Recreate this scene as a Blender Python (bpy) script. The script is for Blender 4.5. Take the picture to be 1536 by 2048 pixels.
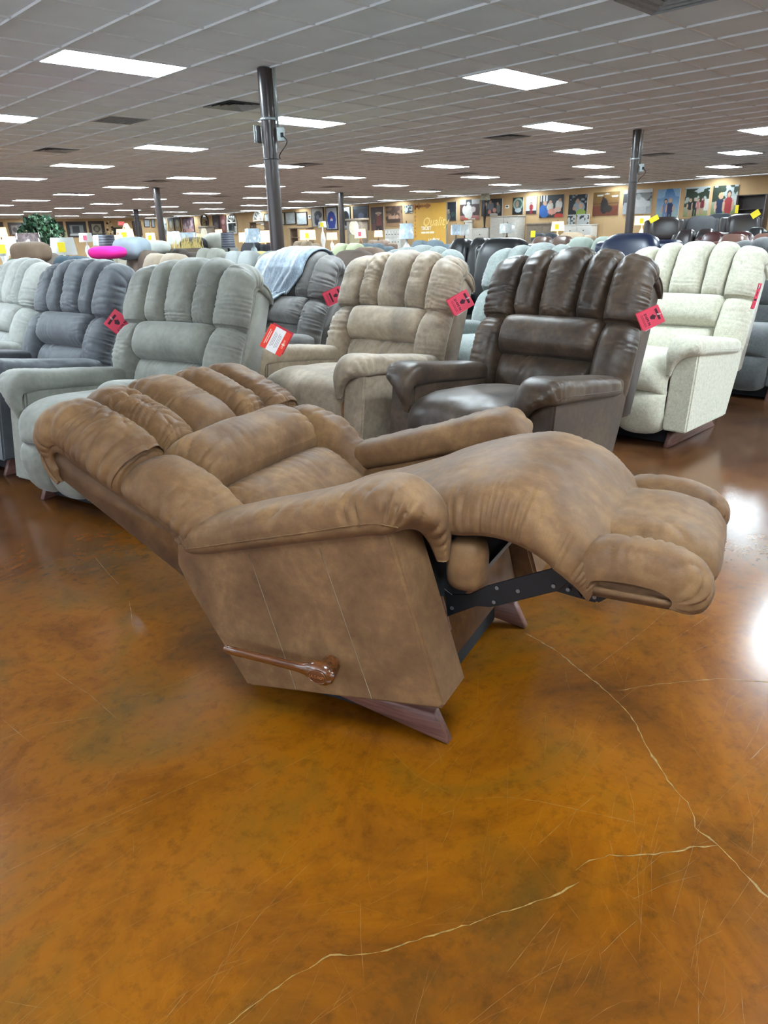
import bpy, bmesh, math, random
import numpy as np
from mathutils import Matrix, Vector
SC = bpy.context.scene
COL = SC.collection
for o in list(bpy.data.objects): bpy.data.objects.remove(o)

# ---------------------------------------------------------------- camera
FPX = 1454.0; VPX, VPY = 873.2, 4861.7; YAW = -0.770096; CAMH = 1.14
CEIL = 2.74
_d = np.array([VPX-768, -(VPY-1024), -FPX]); _d /= np.linalg.norm(_d)
_up = -_d; _fw = np.array([0, 0, -1.0]); _fw = _fw-_up*_fw.dot(_up); _fw /= np.linalg.norm(_fw)
_R = np.stack([np.cross(_fw, _up), _fw, _up])
_c, _s = math.cos(YAW), math.sin(YAW)
CR = np.array([[_c, -_s, 0], [_s, _c, 0], [0, 0, 1]]) @ _R
cd = bpy.data.cameras.new('camera'); cam = bpy.data.objects.new('camera', cd); COL.objects.link(cam)
cd.sensor_fit = 'VERTICAL'; cd.sensor_height = 36.0; cd.sensor_width = 27.0
cd.lens = FPX/2048*36.0; cd.clip_start = 0.05; cd.clip_end = 200
M = Matrix.Identity(4)
for i in range(3):
    for j in range(3): M[i][j] = CR[i][j]
M[2][3] = CAMH
cam.matrix_world = M
SC.camera = cam
CAM0 = np.array([0, 0, CAMH])
def ray(px, py):
    return CR @ (np.array([px-768, -(py-1024), -FPX])/FPX)
def on_z(px, py, z):
    r = ray(px, py); return CAM0+r*((z-CAMH)/r[2])
def on_x(px, py, x):
    r = ray(px, py); return CAM0+r*(x/r[0])
def on_y(px, py, y):
    r = ray(px, py); return CAM0+r*(y/r[1])
def at(px, py, D):
    r = ray(px, py); return CAM0+r*(D/math.hypot(r[0], r[1]))

# ---------------------------------------------------------------- world, exposure
W = bpy.data.worlds.new('daylight'); SC.world = W; W.use_nodes = True
bg = W.node_tree.nodes['Background']
bg.inputs[0].default_value = (0.78, 0.88, 1.0, 1); bg.inputs[1].default_value = 4.5
SC.view_settings.view_transform = 'Standard'
SC.view_settings.look = 'None'
SC.view_settings.gamma = 1.0
SC.view_settings.use_curve_mapping = False
SC.view_settings.exposure = 0.45
PANEL_STRENGTH = 50.0      # light given off by each ceiling panel
# daylight comes in through the storefront windows (built further down); a portal only guides its sampling
XW = -6.0
WINDOWS = [(-5.0, -1.2), (-0.6, 3.2), (3.8, 7.6), (8.2, 12.0)]
for i, (a, b) in enumerate(WINDOWS):
    l = bpy.data.lights.new('window_portal', 'AREA'); l.shape = 'RECTANGLE'; l.size = 2.0; l.size_y = b-a
    l.cycles.is_portal = True
    lo = bpy.data.objects.new('window_portal', l); COL.objects.link(lo)
    lo.location = (XW-.02, (a+b)/2, 1.4); lo.rotation_euler = (0, -math.pi/2, 0)

# ---------------------------------------------------------------- helpers
def link(o, parent=None):
    COL.objects.link(o)
    if parent is not None: o.parent = parent
    return o
def tag(o, label, cat=None, group=None, kind=None):
    if label: o['label'] = label
    if cat: o['category'] = cat
    if group: o['group'] = group
    if kind: o['kind'] = kind
    return o
def empty(name, loc=(0, 0, 0), rz=0.0):
    o = bpy.data.objects.new(name, None); o.empty_display_size = .1
    o.location = loc; o.rotation_euler = (0, 0, rz); return link(o)
def mesh(name, V, F, mat, parent=None, smooth=True):
    me = bpy.data.meshes.new(name)
    V = np.asarray(V, float).reshape(-1, 3)
    me.from_pydata(V.tolist(), [], F)
    if mat: me.materials.append(mat)
    if smooth: me.polygons.foreach_set('use_smooth', [True]*len(me.polygons))
    me.update()
    return link(bpy.data.objects.new(name, me), parent)
def bm_obj(name, bm, mat, parent=None, smooth=False):
    me = bpy.data.meshes.new(name); bm.to_mesh(me); bm.free()
    if mat: me.materials.append(mat)
    if smooth: me.polygons.foreach_set('use_smooth', [True]*len(me.polygons))
    return link(bpy.data.objects.new(name, me), parent)
def again(o, parent=None, mat=None, **kw):
    c = o.copy(); link(c); c.parent = parent
    return c
def copy_tree(o, parent=None):
    c = o.copy(); link(c); c.parent = parent
    for ch in list(o.children): copy_tree(ch, c)
    return c
def grid_faces(n, m, wrap_m=False):
    F = []
    mm = m if wrap_m else m-1
    for i in range(n-1):
        for j in range(mm):
            j2 = (j+1) % m
            F.append((i*m+j, (i+1)*m+j, (i+1)*m+j2, i*m+j2))
    return F
def add_box(bm, lo, hi, rot=None):
    x0, y0, z0 = lo; x1, y1, z1 = hi
    vs = [bm.verts.new(v) for v in ((x0,y0,z0),(x1,y0,z0),(x1,y1,z0),(x0,y1,z0),(x0,y0,z1),(x1,y0,z1),(x1,y1,z1),(x0,y1,z1))]
    for f in ((0,3,2,1),(4,5,6,7),(0,1,5,4),(1,2,6,5),(2,3,7,6),(3,0,4,7)): bm.faces.new([vs[i] for i in f])
    return vs
def box(name, lo, hi, mat, parent=None, bev=0.0, seg=2, smooth=None):
    bm = bmesh.new(); add_box(bm, lo, hi)
    if bev > 0: bmesh.ops.bevel(bm, geom=list(bm.edges), offset=bev, segments=seg, affect='EDGES', profile=.5)
    return bm_obj(name, bm, mat, parent, smooth=(bev > 0) if smooth is None else smooth)
def extrude_xz(name, poly, y0, y1, mat, parent=None, bev=0.0, seg=2, T=None, smooth=True):
    """closed polygon in (x,z) pulled from y0 to y1"""
    bm = bmesh.new()
    a = [bm.verts.new((p[0], y0, p[1])) for p in poly]; b = [bm.verts.new((p[0], y1, p[1])) for p in poly]
    n = len(poly); bm.faces.new(a); bm.faces.new(b[::-1])
    for i in range(n): bm.faces.new((a[i], b[i], b[(i+1) % n], a[(i+1) % n]))
    bmesh.ops.recalc_face_normals(bm, faces=bm.faces)
    if bev > 0: bmesh.ops.bevel(bm, geom=[e for e in bm.edges if e.calc_face_angle(0) > .35], offset=bev, segments=seg, affect='EDGES')
    if T:
        for v in bm.verts: v.co = T(v.co)
    return bm_obj(name, bm, mat, parent, smooth=smooth and bev > 0)
def tube(name, pts, r, mat, parent=None, n=8, cap=True, flat=None):
    pts = np.asarray(pts, float); k = len(pts)
    rr = np.full(k, r) if np.isscalar(r) else np.asarray(r, float)
    tg = np.gradient(pts, axis=0); tg /= np.linalg.norm(tg, axis=1)[:, None]+1e-12
    up = np.array([0, 0, 1.0]) if abs(tg[0][2]) < .9 else np.array([1.0, 0, 0])
    V = []; u = up
    for i in range(k):
        s = np.cross(tg[i], u); s /= np.linalg.norm(s)+1e-12; u = np.cross(s, tg[i])
        for j in range(n):
            a = 2*math.pi*j/n
            V.append(pts[i]+rr[i]*(math.cos(a)*s*(flat or 1)+math.sin(a)*u))
    F = grid_faces(k, n, True)
    if cap: F += [tuple(range(n))[::-1], tuple(range((k-1)*n, k*n))]
    return mesh(name, V, F, mat, parent)
def lathe(name, prof, mat, parent=None, n=20, loc=(0, 0, 0), cap=True):
    V = []; k = len(prof)
    for r, z in prof:
        for j in range(n):
            a = 2*math.pi*j/n; V.append((loc[0]+r*math.cos(a), loc[1]+r*math.sin(a), loc[2]+z))
    F = [tuple(reversed(f)) for f in grid_faces(k, n, True)]
    if cap: F += [tuple(range(n))[::-1], tuple(range((k-1)*n, k*n))]
    return mesh(name, V, F, mat, parent)
def curve_pts(ctrl, n=24):
    """Catmull-Rom through control points"""
    P = np.asarray(ctrl, float); P = np.vstack([2*P[0]-P[1], P, 2*P[-1]-P[-2]])
    m = len(P)-3; out = []
    for t in np.linspace(0, m-1e-9, n):
        i = int(t); f = t-i; a, b, c, d = P[i:i+4]
        out.append(.5*((2*b)+(-a+c)*f+(2*a-5*b+4*c-d)*f*f+(-a+3*b-3*c+d)*f**3))
    return np.array(out)
# smooth value noise
class Noise:
    def __init__(s, seed):
        r = np.random.RandomState(seed); s.t = r.rand(256)*2-1; s.g = r.rand(64, 64)*2-1
    def n1(s, x):
        x = np.asarray(x, float); i = np.floor(x).astype(int); f = x-i; f = f*f*(3-2*f)
        return s.t[i & 255]*(1-f)+s.t[(i+1) & 255]*f
    def n2(s, x, y):
        i = np.floor(x).astype(int); j = np.floor(y).astype(int); f = x-i; g = y-j
        f = f*f*(3-2*f); g = g*g*(3-2*g); G = s.g
        a = G[i & 63, j & 63]; b = G[(i+1) & 63, j & 63]; c = G[i & 63, (j+1) & 63]; d = G[(i+1) & 63, (j+1) & 63]
        return (a*(1-f)+b*f)*(1-g)+(c*(1-f)+d*f)*g
def ease_lin(n, k=.65):
    d = np.linspace(0, 1, n); return .5*(1-np.cos(np.pi*d))*k+(1-k)*d
def pillow(name, mapf, ns, nt, T, mat, parent, ps=3.0, pt=3.0, tuck=.02, gather=None, seed=0, soft=.004, X=None, flip=1, pw=.5):
    """stuffed panel: mapf(s,t) gives the backing surface, T the stuffing (number or function of s,t);
    gather = {edge: (amplitude, reach, folds per metre)} puckers the cover along the seams s0 s1 t0 t1"""
    N = Noise(seed)
    s = ease_lin(ns); t = ease_lin(nt); S, U = np.meshgrid(s, t, indexing='ij')
    B = mapf(S, U); e = 1e-3
    ds = mapf(np.clip(S+e, 0, 1), U)-mapf(np.clip(S-e, 0, 1), U); dt = mapf(S, np.clip(U+e, 0, 1))-mapf(S, np.clip(U-e, 0, 1))
    n = np.cross(ds, dt); n /= np.linalg.norm(n, axis=2)[..., None]+1e-12; n *= flip
    LS = np.linalg.norm(np.diff(B, axis=0), axis=2).sum(0).mean(); LT = np.linalg.norm(np.diff(B, axis=1), axis=2).sum(1).mean()
    prof = (np.clip(1-np.abs(2*S-1)**ps, 0, 1)*np.clip(1-np.abs(2*U-1)**pt, 0, 1))**pw
    th = T(S, U) if callable(T) else T
    h = (th+tuck)*prof-tuck
    h = h+soft*N.n2(S*LS*9+9, U*LT*9+5)*prof+soft*.35*N.n2(S*LS*24+3, U*LT*24+7)*prof
    for k, (amp, reach, fr) in (gather or {}).items():
        de, al = {'s0': (S*LS, U*LT), 's1': ((1-S)*LS, U*LT), 't0': (U*LT, S*LS), 't1': ((1-U)*LT, S*LS)}[k]
        fr = fr*1.4
        for q_, (am, f2) in enumerate(((1.0, 1.0), (.55, .53))):
            ph = al*fr*f2+1.6*N.n1(al*fr*f2*.4+11+40*q_)+de*fr*.45*N.n1(al*6+31+17*q_)
            fold = np.abs(np.sin(np.pi*ph))**.6
            mod = np.clip(N.n1(al*fr*.23+50+60*q_)*.9+.45, .05, 1); rl = reach*(.35+1.2*np.abs(N.n1(al*fr*.37+90+30*q_)))
            h = h-amp*1.25*am*mod*(1-fold)*np.exp(-(de/rl)**1.5)*np.clip(de/.004, 0, 1)*(np.clip((1-U)/.3, 0, 1) if k[0] == 's' else 1.0)
    V = (B+n*h[..., None]).reshape(-1, 3)
    if X is not None: V = X(V)
    F = grid_faces(ns, nt)
    if flip < 0: F = [f[::-1] for f in F]
    return mesh(name, V, F, mat, parent)

# ---------------------------------------------------------------- materials
MATS = {}
def lin(r, g, b):
    f = lambda c: (c/255/12.92) if c/255 <= .04045 else ((c/255+.055)/1.055)**2.4
    return (f(r), f(g), f(b), 1)
def base_mat(name, col, rough=.5, metal=0.0, spec=.5, emit=None, strength=0.0, trans=0.0, sheen=0.0, coat=0.0, alpha=1.0):
    if name in MATS: return MATS[name]
    m = bpy.data.materials.new(name); m.use_nodes = True; b = m.node_tree.nodes['Principled BSDF']
    b.inputs['Base Color'].default_value = col; b.inputs['Roughness'].default_value = rough
    b.inputs['Metallic'].default_value = metal; b.inputs['Specular IOR Level'].default_value = spec
    b.inputs['Transmission Weight'].default_value = trans; b.inputs['Sheen Weight'].default_value = sheen
    b.inputs['Coat Weight'].default_value = coat; b.inputs['Alpha'].default_value = alpha
    if emit: b.inputs['Emission Color'].default_value = emit; b.inputs['Emission Strength'].default_value = strength
    MATS[name] = m; return m
class NT:
    def __init__(s, m): s.t = m.node_tree; s.b = s.t.nodes['Principled BSDF']
    def n(s, typ, **kw):
        n = s.t.nodes.new(typ)
        for k, v in kw.items():
            if k.startswith('i_'): n.inputs[k[2:].replace('_', ' ')].default_value = v
            else: setattr(n, k, v)
        return n
    def l(s, a, b): s.t.links.new(a, b)
    def noise(s, vec, scale, detail=3, rough=.5, dist=0.0):
        n = s.n('ShaderNodeTexNoise'); n.inputs['Scale'].default_value = scale; n.inputs['Detail'].default_value = detail
        n.inputs['Roughness'].default_value = rough; n.inputs['Distortion'].default_value = dist
        s.l(vec, n.inputs['Vector']); return n.outputs['Fac']
    def ramp(s, fac, stops):
        r = s.n('ShaderNodeValToRGB'); e = r.color_ramp.elements
        while len(e) < len(stops): e.new(.5)
        for el, (p, c) in zip(e, stops): el.position = p; el.color = c
        s.l(fac, r.inputs['Fac']); return r.outputs['Color']
    def mix(s, fac, a, b, mode='MIX'):
        m = s.n('ShaderNodeMix', data_type='RGBA', blend_type=mode)
        for sock, v in ((m.inputs[0], fac), (m.inputs[6], a), (m.inputs[7], b)):
            if hasattr(v, 'node'): s.l(v, sock)
            else: sock.default_value = v
        return m.outputs[2]
    def math(s, op, a, b=0.0):
        m = s.n('ShaderNodeMath', operation=op)
        for sock, v in ((m.inputs[0], a), (m.inputs[1], b)):
            if hasattr(v, 'node'): s.l(v, sock)
            else: sock.default_value = v
        return m.outputs[0]
    def bump(s, h, strength=.3, dist=.002, nrm=None):
        b = s.n('ShaderNodeBump'); b.inputs['Strength'].default_value = strength; b.inputs['Distance'].default_value = dist
        s.l(h, b.inputs['Height'])
        if nrm: s.l(nrm, b.inputs['Normal'])
        return b.outputs['Normal']
    def obj(s, scale=(1, 1, 1)):
        c = s.n('ShaderNodeTexCoord'); mp = s.n('ShaderNodeMapping'); mp.inputs['Scale'].default_value = scale
        s.l(c.outputs['Object'], mp.inputs['Vector']); return mp.outputs['Vector']
def suede(name, dark, mid, light, rough=.55, grain=230, patch=7, gl=.18, sheen=.25, streak=(1, 1, 1), bump=.25, spec=.4):
    """mottled brushed cover: large soft cloud of tones, fine grain"""
    m = base_mat(name, mid, rough, sheen=sheen, spec=spec); k = NT(m); v = k.obj(); vs = k.obj(streak)
    a = k.noise(vs, patch, 5, .62, .4); b = k.noise(v, grain, 2, .6); c = k.noise(v, 38, 3, .6)
    mixv = k.math('ADD', k.math('MULTIPLY', a, .72), k.math('MULTIPLY', c, .28))
    col = k.ramp(mixv, [(.34, dark), (.5, mid), (.66, light)])
    col = k.mix(k.math('MULTIPLY', b, gl), col, dark)
    k.l(col, k.b.inputs['Base Color'])
    vo = k.n('ShaderNodeTexVoronoi'); vo.inputs['Scale'].default_value = grain*1.6; k.l(v, vo.inputs['Vector'])
    hgt = k.math('ADD', k.math('MULTIPLY', vo.outputs['Distance'], .8), k.math('MULTIPLY', c, .5))
    k.l(k.bump(hgt, bump, .0012), k.b.inputs['Normal'])
    r = k.math('ADD', k.math('MULTIPLY', a, .25), rough-.12); k.l(r, k.b.inputs['Roughness'])
    return m
def chenille(name, dark, mid, light, sc=420):
    m = base_mat(name, mid, .9, sheen=.4); k = NT(m); v = k.obj((1, 1, .35)); u = k.obj()
    a = k.noise(v, sc, 2, .7); b = k.noise(u, 60, 3, .6); c = k.noise(u, 6, 3)
    f = k.math('ADD', k.math('MULTIPLY', a, .6), k.math('MULTIPLY', b, .4))
    col = k.ramp(f, [(.3, dark), (.5, mid), (.68, light)]); k.l(k.mix(k.math('MULTIPLY', c, .25), col, mid), k.b.inputs['Base Color'])
    k.l(k.bump(a, .5, .0015), k.b.inputs['Normal']); return m
def plain(name, col, rough=.7, var=.12, sc=9, bump=0.0, **kw):
    """one paint or cloth with a slight variation"""
    if name in MATS: return MATS[name]
    m = base_mat(name, col, rough, **kw); k = NT(m); v = k.obj()
    a = k.noise(v, sc, 4, .6)
    d = tuple(c*(1-var) for c in col[:3])+(1,); l = tuple(min(1, c*(1+var)) for c in col[:3])+(1,)
    k.l(k.ramp(a, [(.3, d), (.7, l)]), k.b.inputs['Base Color'])
    if bump: k.l(k.bump(k.noise(v, sc*20, 2), bump, .001), k.b.inputs['Normal'])
    return m
def wood(name, dark, light, rough=.4, sc=(3, 40, 40), coat=0.0):
    m = base_mat(name, light, rough, coat=coat); k = NT(m); v = k.obj(sc)
    a = k.noise(v, 2.2, 6, .65, .6); k.l(k.ramp(a, [(.3, dark), (.7, light)]), k.b.inputs['Base Color'])
    k.l(k.bump(a, .15, .001), k.b.inputs['Normal']); return m
def emit_mat(name, col, strength):
    if name in MATS: return MATS[name]
    m = base_mat(name, col, .6, emit=col, strength=strength); return m
# ================================================================ the building
CEIL = 2.70; TILE = 3.70/6
X0, X1, Y0, Y1 = XW, 26.7, -7.0, 49.0
def floor_material():
    m = base_mat('stained_concrete', lin(140, 84, 28), .2, spec=.42); k = NT(m); v = k.obj()
    big = k.noise(v, .55, 4, .6, .6); mid = k.noise(v, 2.1, 6, .68, .9); fine = k.noise(v, 26, 5, .72); spk = k.noise(v, 120, 3, .7)
    f = k.math('ADD', k.math('MULTIPLY', big, .45), k.math('MULTIPLY', mid, .55))
    col = k.ramp(f, [(.32, lin(66, 38, 12)), (.42, lin(104, 58, 9)), (.50, lin(124, 72, 10)), (.57, lin(108, 70, 15)), (.66, lin(78, 58, 20))])
    olive = k.noise(v, 1.3, 5, .7, .5)
    col = k.mix(k.ramp(olive, [(.50, (0, 0, 0, 1)), (.70, (.65, .65, .65, 1))]), col, lin(60, 50, 20))
    col = k.mix(k.ramp(fine, [(.5, (0, 0, 0, 1)), (.78, (.55, .55, .55, 1))]), col, lin(46, 28, 10))
    col = k.mix(k.ramp(spk, [(.62, (0, 0, 0, 1)), (.8, (.3, .3, .3, 1))]), col, lin(130, 90, 42))
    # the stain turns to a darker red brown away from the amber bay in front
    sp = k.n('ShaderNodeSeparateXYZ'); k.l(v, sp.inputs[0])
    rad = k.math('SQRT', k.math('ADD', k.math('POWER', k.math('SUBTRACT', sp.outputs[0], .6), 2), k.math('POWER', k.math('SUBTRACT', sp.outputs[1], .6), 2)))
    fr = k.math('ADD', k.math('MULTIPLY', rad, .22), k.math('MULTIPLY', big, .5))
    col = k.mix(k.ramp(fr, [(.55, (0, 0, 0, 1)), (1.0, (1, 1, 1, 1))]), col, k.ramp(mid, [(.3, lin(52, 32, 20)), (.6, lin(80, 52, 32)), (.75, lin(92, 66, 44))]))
    k.l(col, k.b.inputs['Base Color'])
    st = k.obj((3.0, 26.0, 1)); sc = k.noise(st, 7, 4, .75, .4)
    ro = k.math('ADD', k.math('MULTIPLY', sc, .16), k.math('ADD', k.math('MULTIPLY', mid, .14), .03))
    k.l(ro, k.b.inputs['Roughness'])
    k.l(k.bump(k.math('ADD', k.math('MULTIPLY', fine, .4), sc), .035, .002), k.b.inputs['Normal'])
    return m
FLOOR_M = floor_material()
floor = mesh('floor', [(X0, Y0, 0), (X1, Y0, 0), (X1, Y1, 0), (X0, Y1, 0), (X0, Y0, -.1), (X1, Y0, -.1), (X1, Y1, -.1), (X0, Y1, -.1)],
             [(0, 1, 2, 3), (7, 6, 5, 4), (0, 4, 5, 1), (1, 5, 6, 2), (2, 6, 7, 3), (3, 7, 4, 0)], FLOOR_M, None, False)
tag(floor, 'glossy amber stained concrete showroom floor with cracks and scratches', None, None, 'structure')
CRACK_M = plain('crack_filler', lin(122, 94, 44), .6, .5, 60)
SCR_M = plain('scratch', lin(112, 78, 38), .5, .2, 40)
def ribbon(pts, width, z, rs, jit=.0):
    """flat irregular strip on the floor through world points"""
    pts = np.asarray(pts, float)
    seg = []
    for a, b in zip(pts[:-1], pts[1:]):
        n = max(2, int(np.linalg.norm(b-a)/.012))
        for q in np.linspace(0, 1, n, endpoint=False): seg.append(a+(b-a)*q)
    seg.append(pts[-1]); seg = np.array(seg)
    N = Noise(rs.randint(1e6)); L = np.concatenate([[0], np.cumsum(np.linalg.norm(np.diff(seg, axis=0), axis=1))])
    tg = np.gradient(seg, axis=0); tg /= np.linalg.norm(tg, axis=1)[:, None]+1e-9; nr = np.stack([-tg[:, 1], tg[:, 0]], 1)
    c = seg[:, :2]+nr*(jit*(N.n1(L*60)+.6*N.n1(L*170)))[:, None]
    w = width*(.15+.95*np.abs(N.n1(L*70+7))**1.2)*np.clip(np.minimum(L, L[-1]-L)/.02, .15, 1)
    V = np.concatenate([np.c_[c+nr*w[:, None]/2, np.full(len(c), z)], np.c_[c-nr*w[:, None]/2, np.full(len(c), z)]])
    n = len(c); F = [(i+1, i, n+i, n+i+1) for i in range(n-1)]
    return V, F
rs = np.random.RandomState(4)
CRACKS = [
 ([(1050,1265),(1110,1300),(1160,1340),(1210,1380),(1235,1405),(1262,1432),(1278,1460),(1290,1490),(1310,1520),(1330,1552),(1350,1580),(1375,1605),(1388,1635),(1392,1655),(1415,1675),(1435,1690),(1460,1715),(1480,1740),(1510,1770),(1560,1822)], .0055),
 ([(1235,1382),(1290,1372),(1340,1366),(1390,1362),(1440,1357),(1536,1365),(1640,1372)], .0040),
 ([(1435,1692),(1380,1696),(1340,1706),(1280,1710),(1220,1712),(1180,1722),(1150,1740)], .0040),
 ([(1160,1765),(1110,1790),(1060,1808),(1005,1826),(950,1845),(900,1862),(850,1876),(800,1890),(760,1905),(715,1912),(660,1910),(600,1945),(540,1985),(480,2030),(400,2090)], .0042)]
for P, w in CRACKS:
    V, F = ribbon([on_z(x, y, 0)[:2] for x, y in P], w, .0006, rs, .0022)
    mesh('floor_crack', V, F, CRACK_M, floor, False)
SV, SF = [], []
def add_scr(P, w):
    V, F = ribbon(P, w, .0004, rs, .0004); o = sum(len(v) for v in SV)
    SV.append(V); SF.extend([tuple(i+o for i in f) for f in F])
for P, w in [([(935,1598),(1010,1594),(1080,1603),(1180,1625),(1300,1652)], .0013), ([(1015,1945),(1065,1880),(1110,1825)], .0013), ([(1148,1992),(1170,1960),(1185,1930)], .0016),
             ([(1262,1800),(1330,1768),(1405,1748)], .0013), ([(1200,1910),(1240,1870),(1275,1840)], .0013), ([(1180,1342),(1250,1290),(1290,1260),(1340,1215)], .0017), ([(720,1800),(722,1880),(728,1970)], .0012),
             ([(450,1920),(520,1830),(590,1755),(640,1710)], .0014), ([(330,2040),(380,1975)], .0018), ([(175,1940),(225,1895)], .0016), ([(0,1750),(130,1685),(250,1625),(400,1560),(520,1510)], .0012), ([(80,1705),(200,1640),(330,1580)], .001),
             ([(110,1345),(180,1390),(235,1438)], .0014), ([(190,1115),(215,1145),(237,1168)], .002), ([(258,1200),(263,1230),(266,1258)], .0022), ([(0,1435),(60,1485)], .0012), ([(270,1395),(360,1365),(430,1335)], .001),
             ([(0,1480),(80,1450),(200,1432)], .001), ([(1075,1690),(1130,1640),(1190,1590)], .001), ([(1500,1520),(1536,1485)], .003), ([(1340,1285),(1420,1230)], .001), ([(880,1630),(910,1620)], .003), ([(640,1500),(560,1540),(480,1590)], .0009)]:
    add_scr([on_z(x, y, 0)[:2] for x, y in P], w)
for i in range(260):
    px, py = rs.uniform(-60, 1600), 1150+rs.rand()**.7*950
    c = on_z(px, py, 0)[:2]; L = rs.uniform(.02, .22)*(1 if rs.rand() < .8 else 2); a = rs.normal(.15, .3) if rs.rand() < .75 else rs.uniform(0, 3.14)
    d = np.array([math.cos(a), math.sin(a)]); b = rs.normal(0, .05)
    add_scr([c-d*L/2, c+np.array([-d[1], d[0]])*b*L, c+d*L/2], rs.uniform(.0003, .0007))
tag(mesh('floor_scratches', np.concatenate(SV), SF, SCR_M, floor, False), 'fine pale scratches and scuffs', None, None, 'stuff')

# ---- walls
WALL_M = plain('tan_wall_paint', lin(190, 158, 116), .85, .05, 1.5)
WALL2_M = plain('taupe_wall_paint', lin(150, 134, 112), .85, .05, 1.5)
def wall_box(name, lo, hi, mat, label):
    return tag(box(name, lo, hi, mat), label, None, None, 'structure')
wall_r = wall_box('wall_right', (X1, Y0, 0), (X1+.15, Y1, CEIL), WALL_M, 'tan wall hung with photographs and frames')
for yy in np.arange(3, Y1, 1.22): box('wall_seam', (X1-.003, yy-.004, 0), (X1, yy+.004, CEIL), WALL2_M, wall_r)
wall_b = wall_box('wall_back', (X0, Y1, 0), (X1+.15, Y1+.15, CEIL), WALL_M, 'tan far wall of the showroom')
wall_s = wall_box('wall_left', (X0-.15, Y0-.15, 0), (X1+.15, Y0, CEIL), WALL_M, 'tan side wall outside the view')
bm = bmesh.new()
ys = [Y0]+[q for w in WINDOWS for q in w]+[Y1]
add_box(bm, (X0-.15, Y0, 0), (X0, Y1, .4)); add_box(bm, (X0-.15, Y0, 2.4), (X0, Y1, CEIL))
for a, b in zip(ys[::2], ys[1::2]): add_box(bm, (X0-.15, a, .4), (X0, b, 2.4))
wf = bm_obj('wall_front', bm, WALL_M); tag(wf, 'storefront wall with large windows behind the viewer', None, None, 'structure')
FR_M = plain('window_frame_metal', lin(70, 66, 64), .4)
GL_M = base_mat('window_glass', (1, 1, 1, 1), .02, trans=1.0)
for i, (a, b) in enumerate(WINDOWS):
    bm = bmesh.new()
    add_box(bm, (X0-.1, a, .4), (X0-.04, a+.06, 2.4)); add_box(bm, (X0-.1, b-.06, .4), (X0-.04, b, 2.4))
    add_box(bm, (X0-.1, a+.06, .4), (X0-.04, b-.06, .46)); add_box(bm, (X0-.1, a+.06, 2.34), (X0-.04, b-.06, 2.4)); add_box(bm, (X0-.1, (a+b)/2-.03, .46), (X0-.04, (a+b)/2+.03, 2.34))
    w = bm_obj('window_%d' % (i+1), bm, FR_M); tag(w, 'tall storefront window, outside the view', None, None, 'structure')
BASE_M = plain('baseboard_paint', lin(96, 78, 60), .6)
tag(box('baseboard_right', (X1-.015, Y0, 0), (X1, Y1, .11), BASE_M), 'brown baseboard along the picture wall', None, None, 'structure')
tag(box('baseboard_back', (X0, Y1-.015, 0), (X1-.02, Y1, .11), BASE_M), 'brown baseboard along the far wall', None, None, 'structure')
tag(box('trim_1', (X1-.03, Y0, CEIL-.035), (X1, Y1, CEIL-.006), plain('ceiling_edge_trim', lin(214, 204, 190), .6)), 'pale ceiling edge strip above the picture wall', None, None, 'structure')

# ---- ceiling: slab, tiles, grid bars
TILE_M = plain('ceiling_tile', lin(232, 235, 238), .95, .03, 3, bump=.15)
BAR_M = plain('ceiling_grid_metal', lin(222, 224, 226), .45, .03)
ceiling = box('ceiling', (X0, Y0, CEIL+.03), (X1, Y1, CEIL+.1), plain('ceiling_deck', lin(120, 120, 120), .9))
tag(ceiling, 'suspended ceiling of square grey white tiles in a metal grid', None, None, 'structure')
LX0, LY0 = 3.72, 7.25
lights = []
for kx in range(-1, 7):
    for ky in range(-8, 13):
        x = LX0+3.70*kx; y = LY0+3.70*ky+(1.85 if kx % 2 else 0)
        if kx < 0 and y < 3: y -= 1.85   # unseen panels beside the viewer, shifted to shape the light on the foreground
        if X0+.7 < x < X1-.65 and Y0+.5 < y < Y1-.5: lights.append((x, y))
gx = lambda i: LX0+TILE*i
gy = lambda j: LY0+TILE/2+TILE*j
def cell(x, y): return math.floor((x-LX0)/TILE), math.floor((y-LY0-TILE/2)/TILE)
def cell_mid(i, j): return gx(i)+TILE/2, gy(j)+TILE/2
taken = set()
for x, y in lights:
    i, j = cell(x-.1, y); taken.add((i, j)); taken.add((i+1, j))
vent_px = [(465, 212, 0), (92, 301, 0), (1375, 12, 0), (1008, 276, 0), (232, 243, 1), (605, 329, 0), (1305, 309, 0), (1470, 330, 0), (325, 361, 0), (906, 347, 0), (440, 391, 0), (665, 372, 0), (865, 380, 0), (1130, 358, 0), (160, 386, 0)]
vents = []
for px, py, kind in vent_px:
    p = on_z(px, py, CEIL); ij = cell(p[0], p[1])
    if ij in taken: ij = (ij[0], ij[1]+1)
    if ij in taken: ij = (ij[0]+1, ij[1])
    taken.add(ij); vents.append((ij, kind, (px, py)))
bm = bmesh.new(); g = .006
add_box(bm, (-TILE/2+g, -TILE/2+g, 0), (TILE/2-g, TILE/2-g, .016))
for f in list(bm.faces):
    if f.normal.z > .5: pass
tile_me = bpy.data.meshes.new('ceiling_tile'); bm.to_mesh(tile_me); bm.free(); tile_me.materials.append(TILE_M)
cells = []
i0, j0 = cell(X0, Y0); i1, j1 = cell(X1, Y1)
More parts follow.
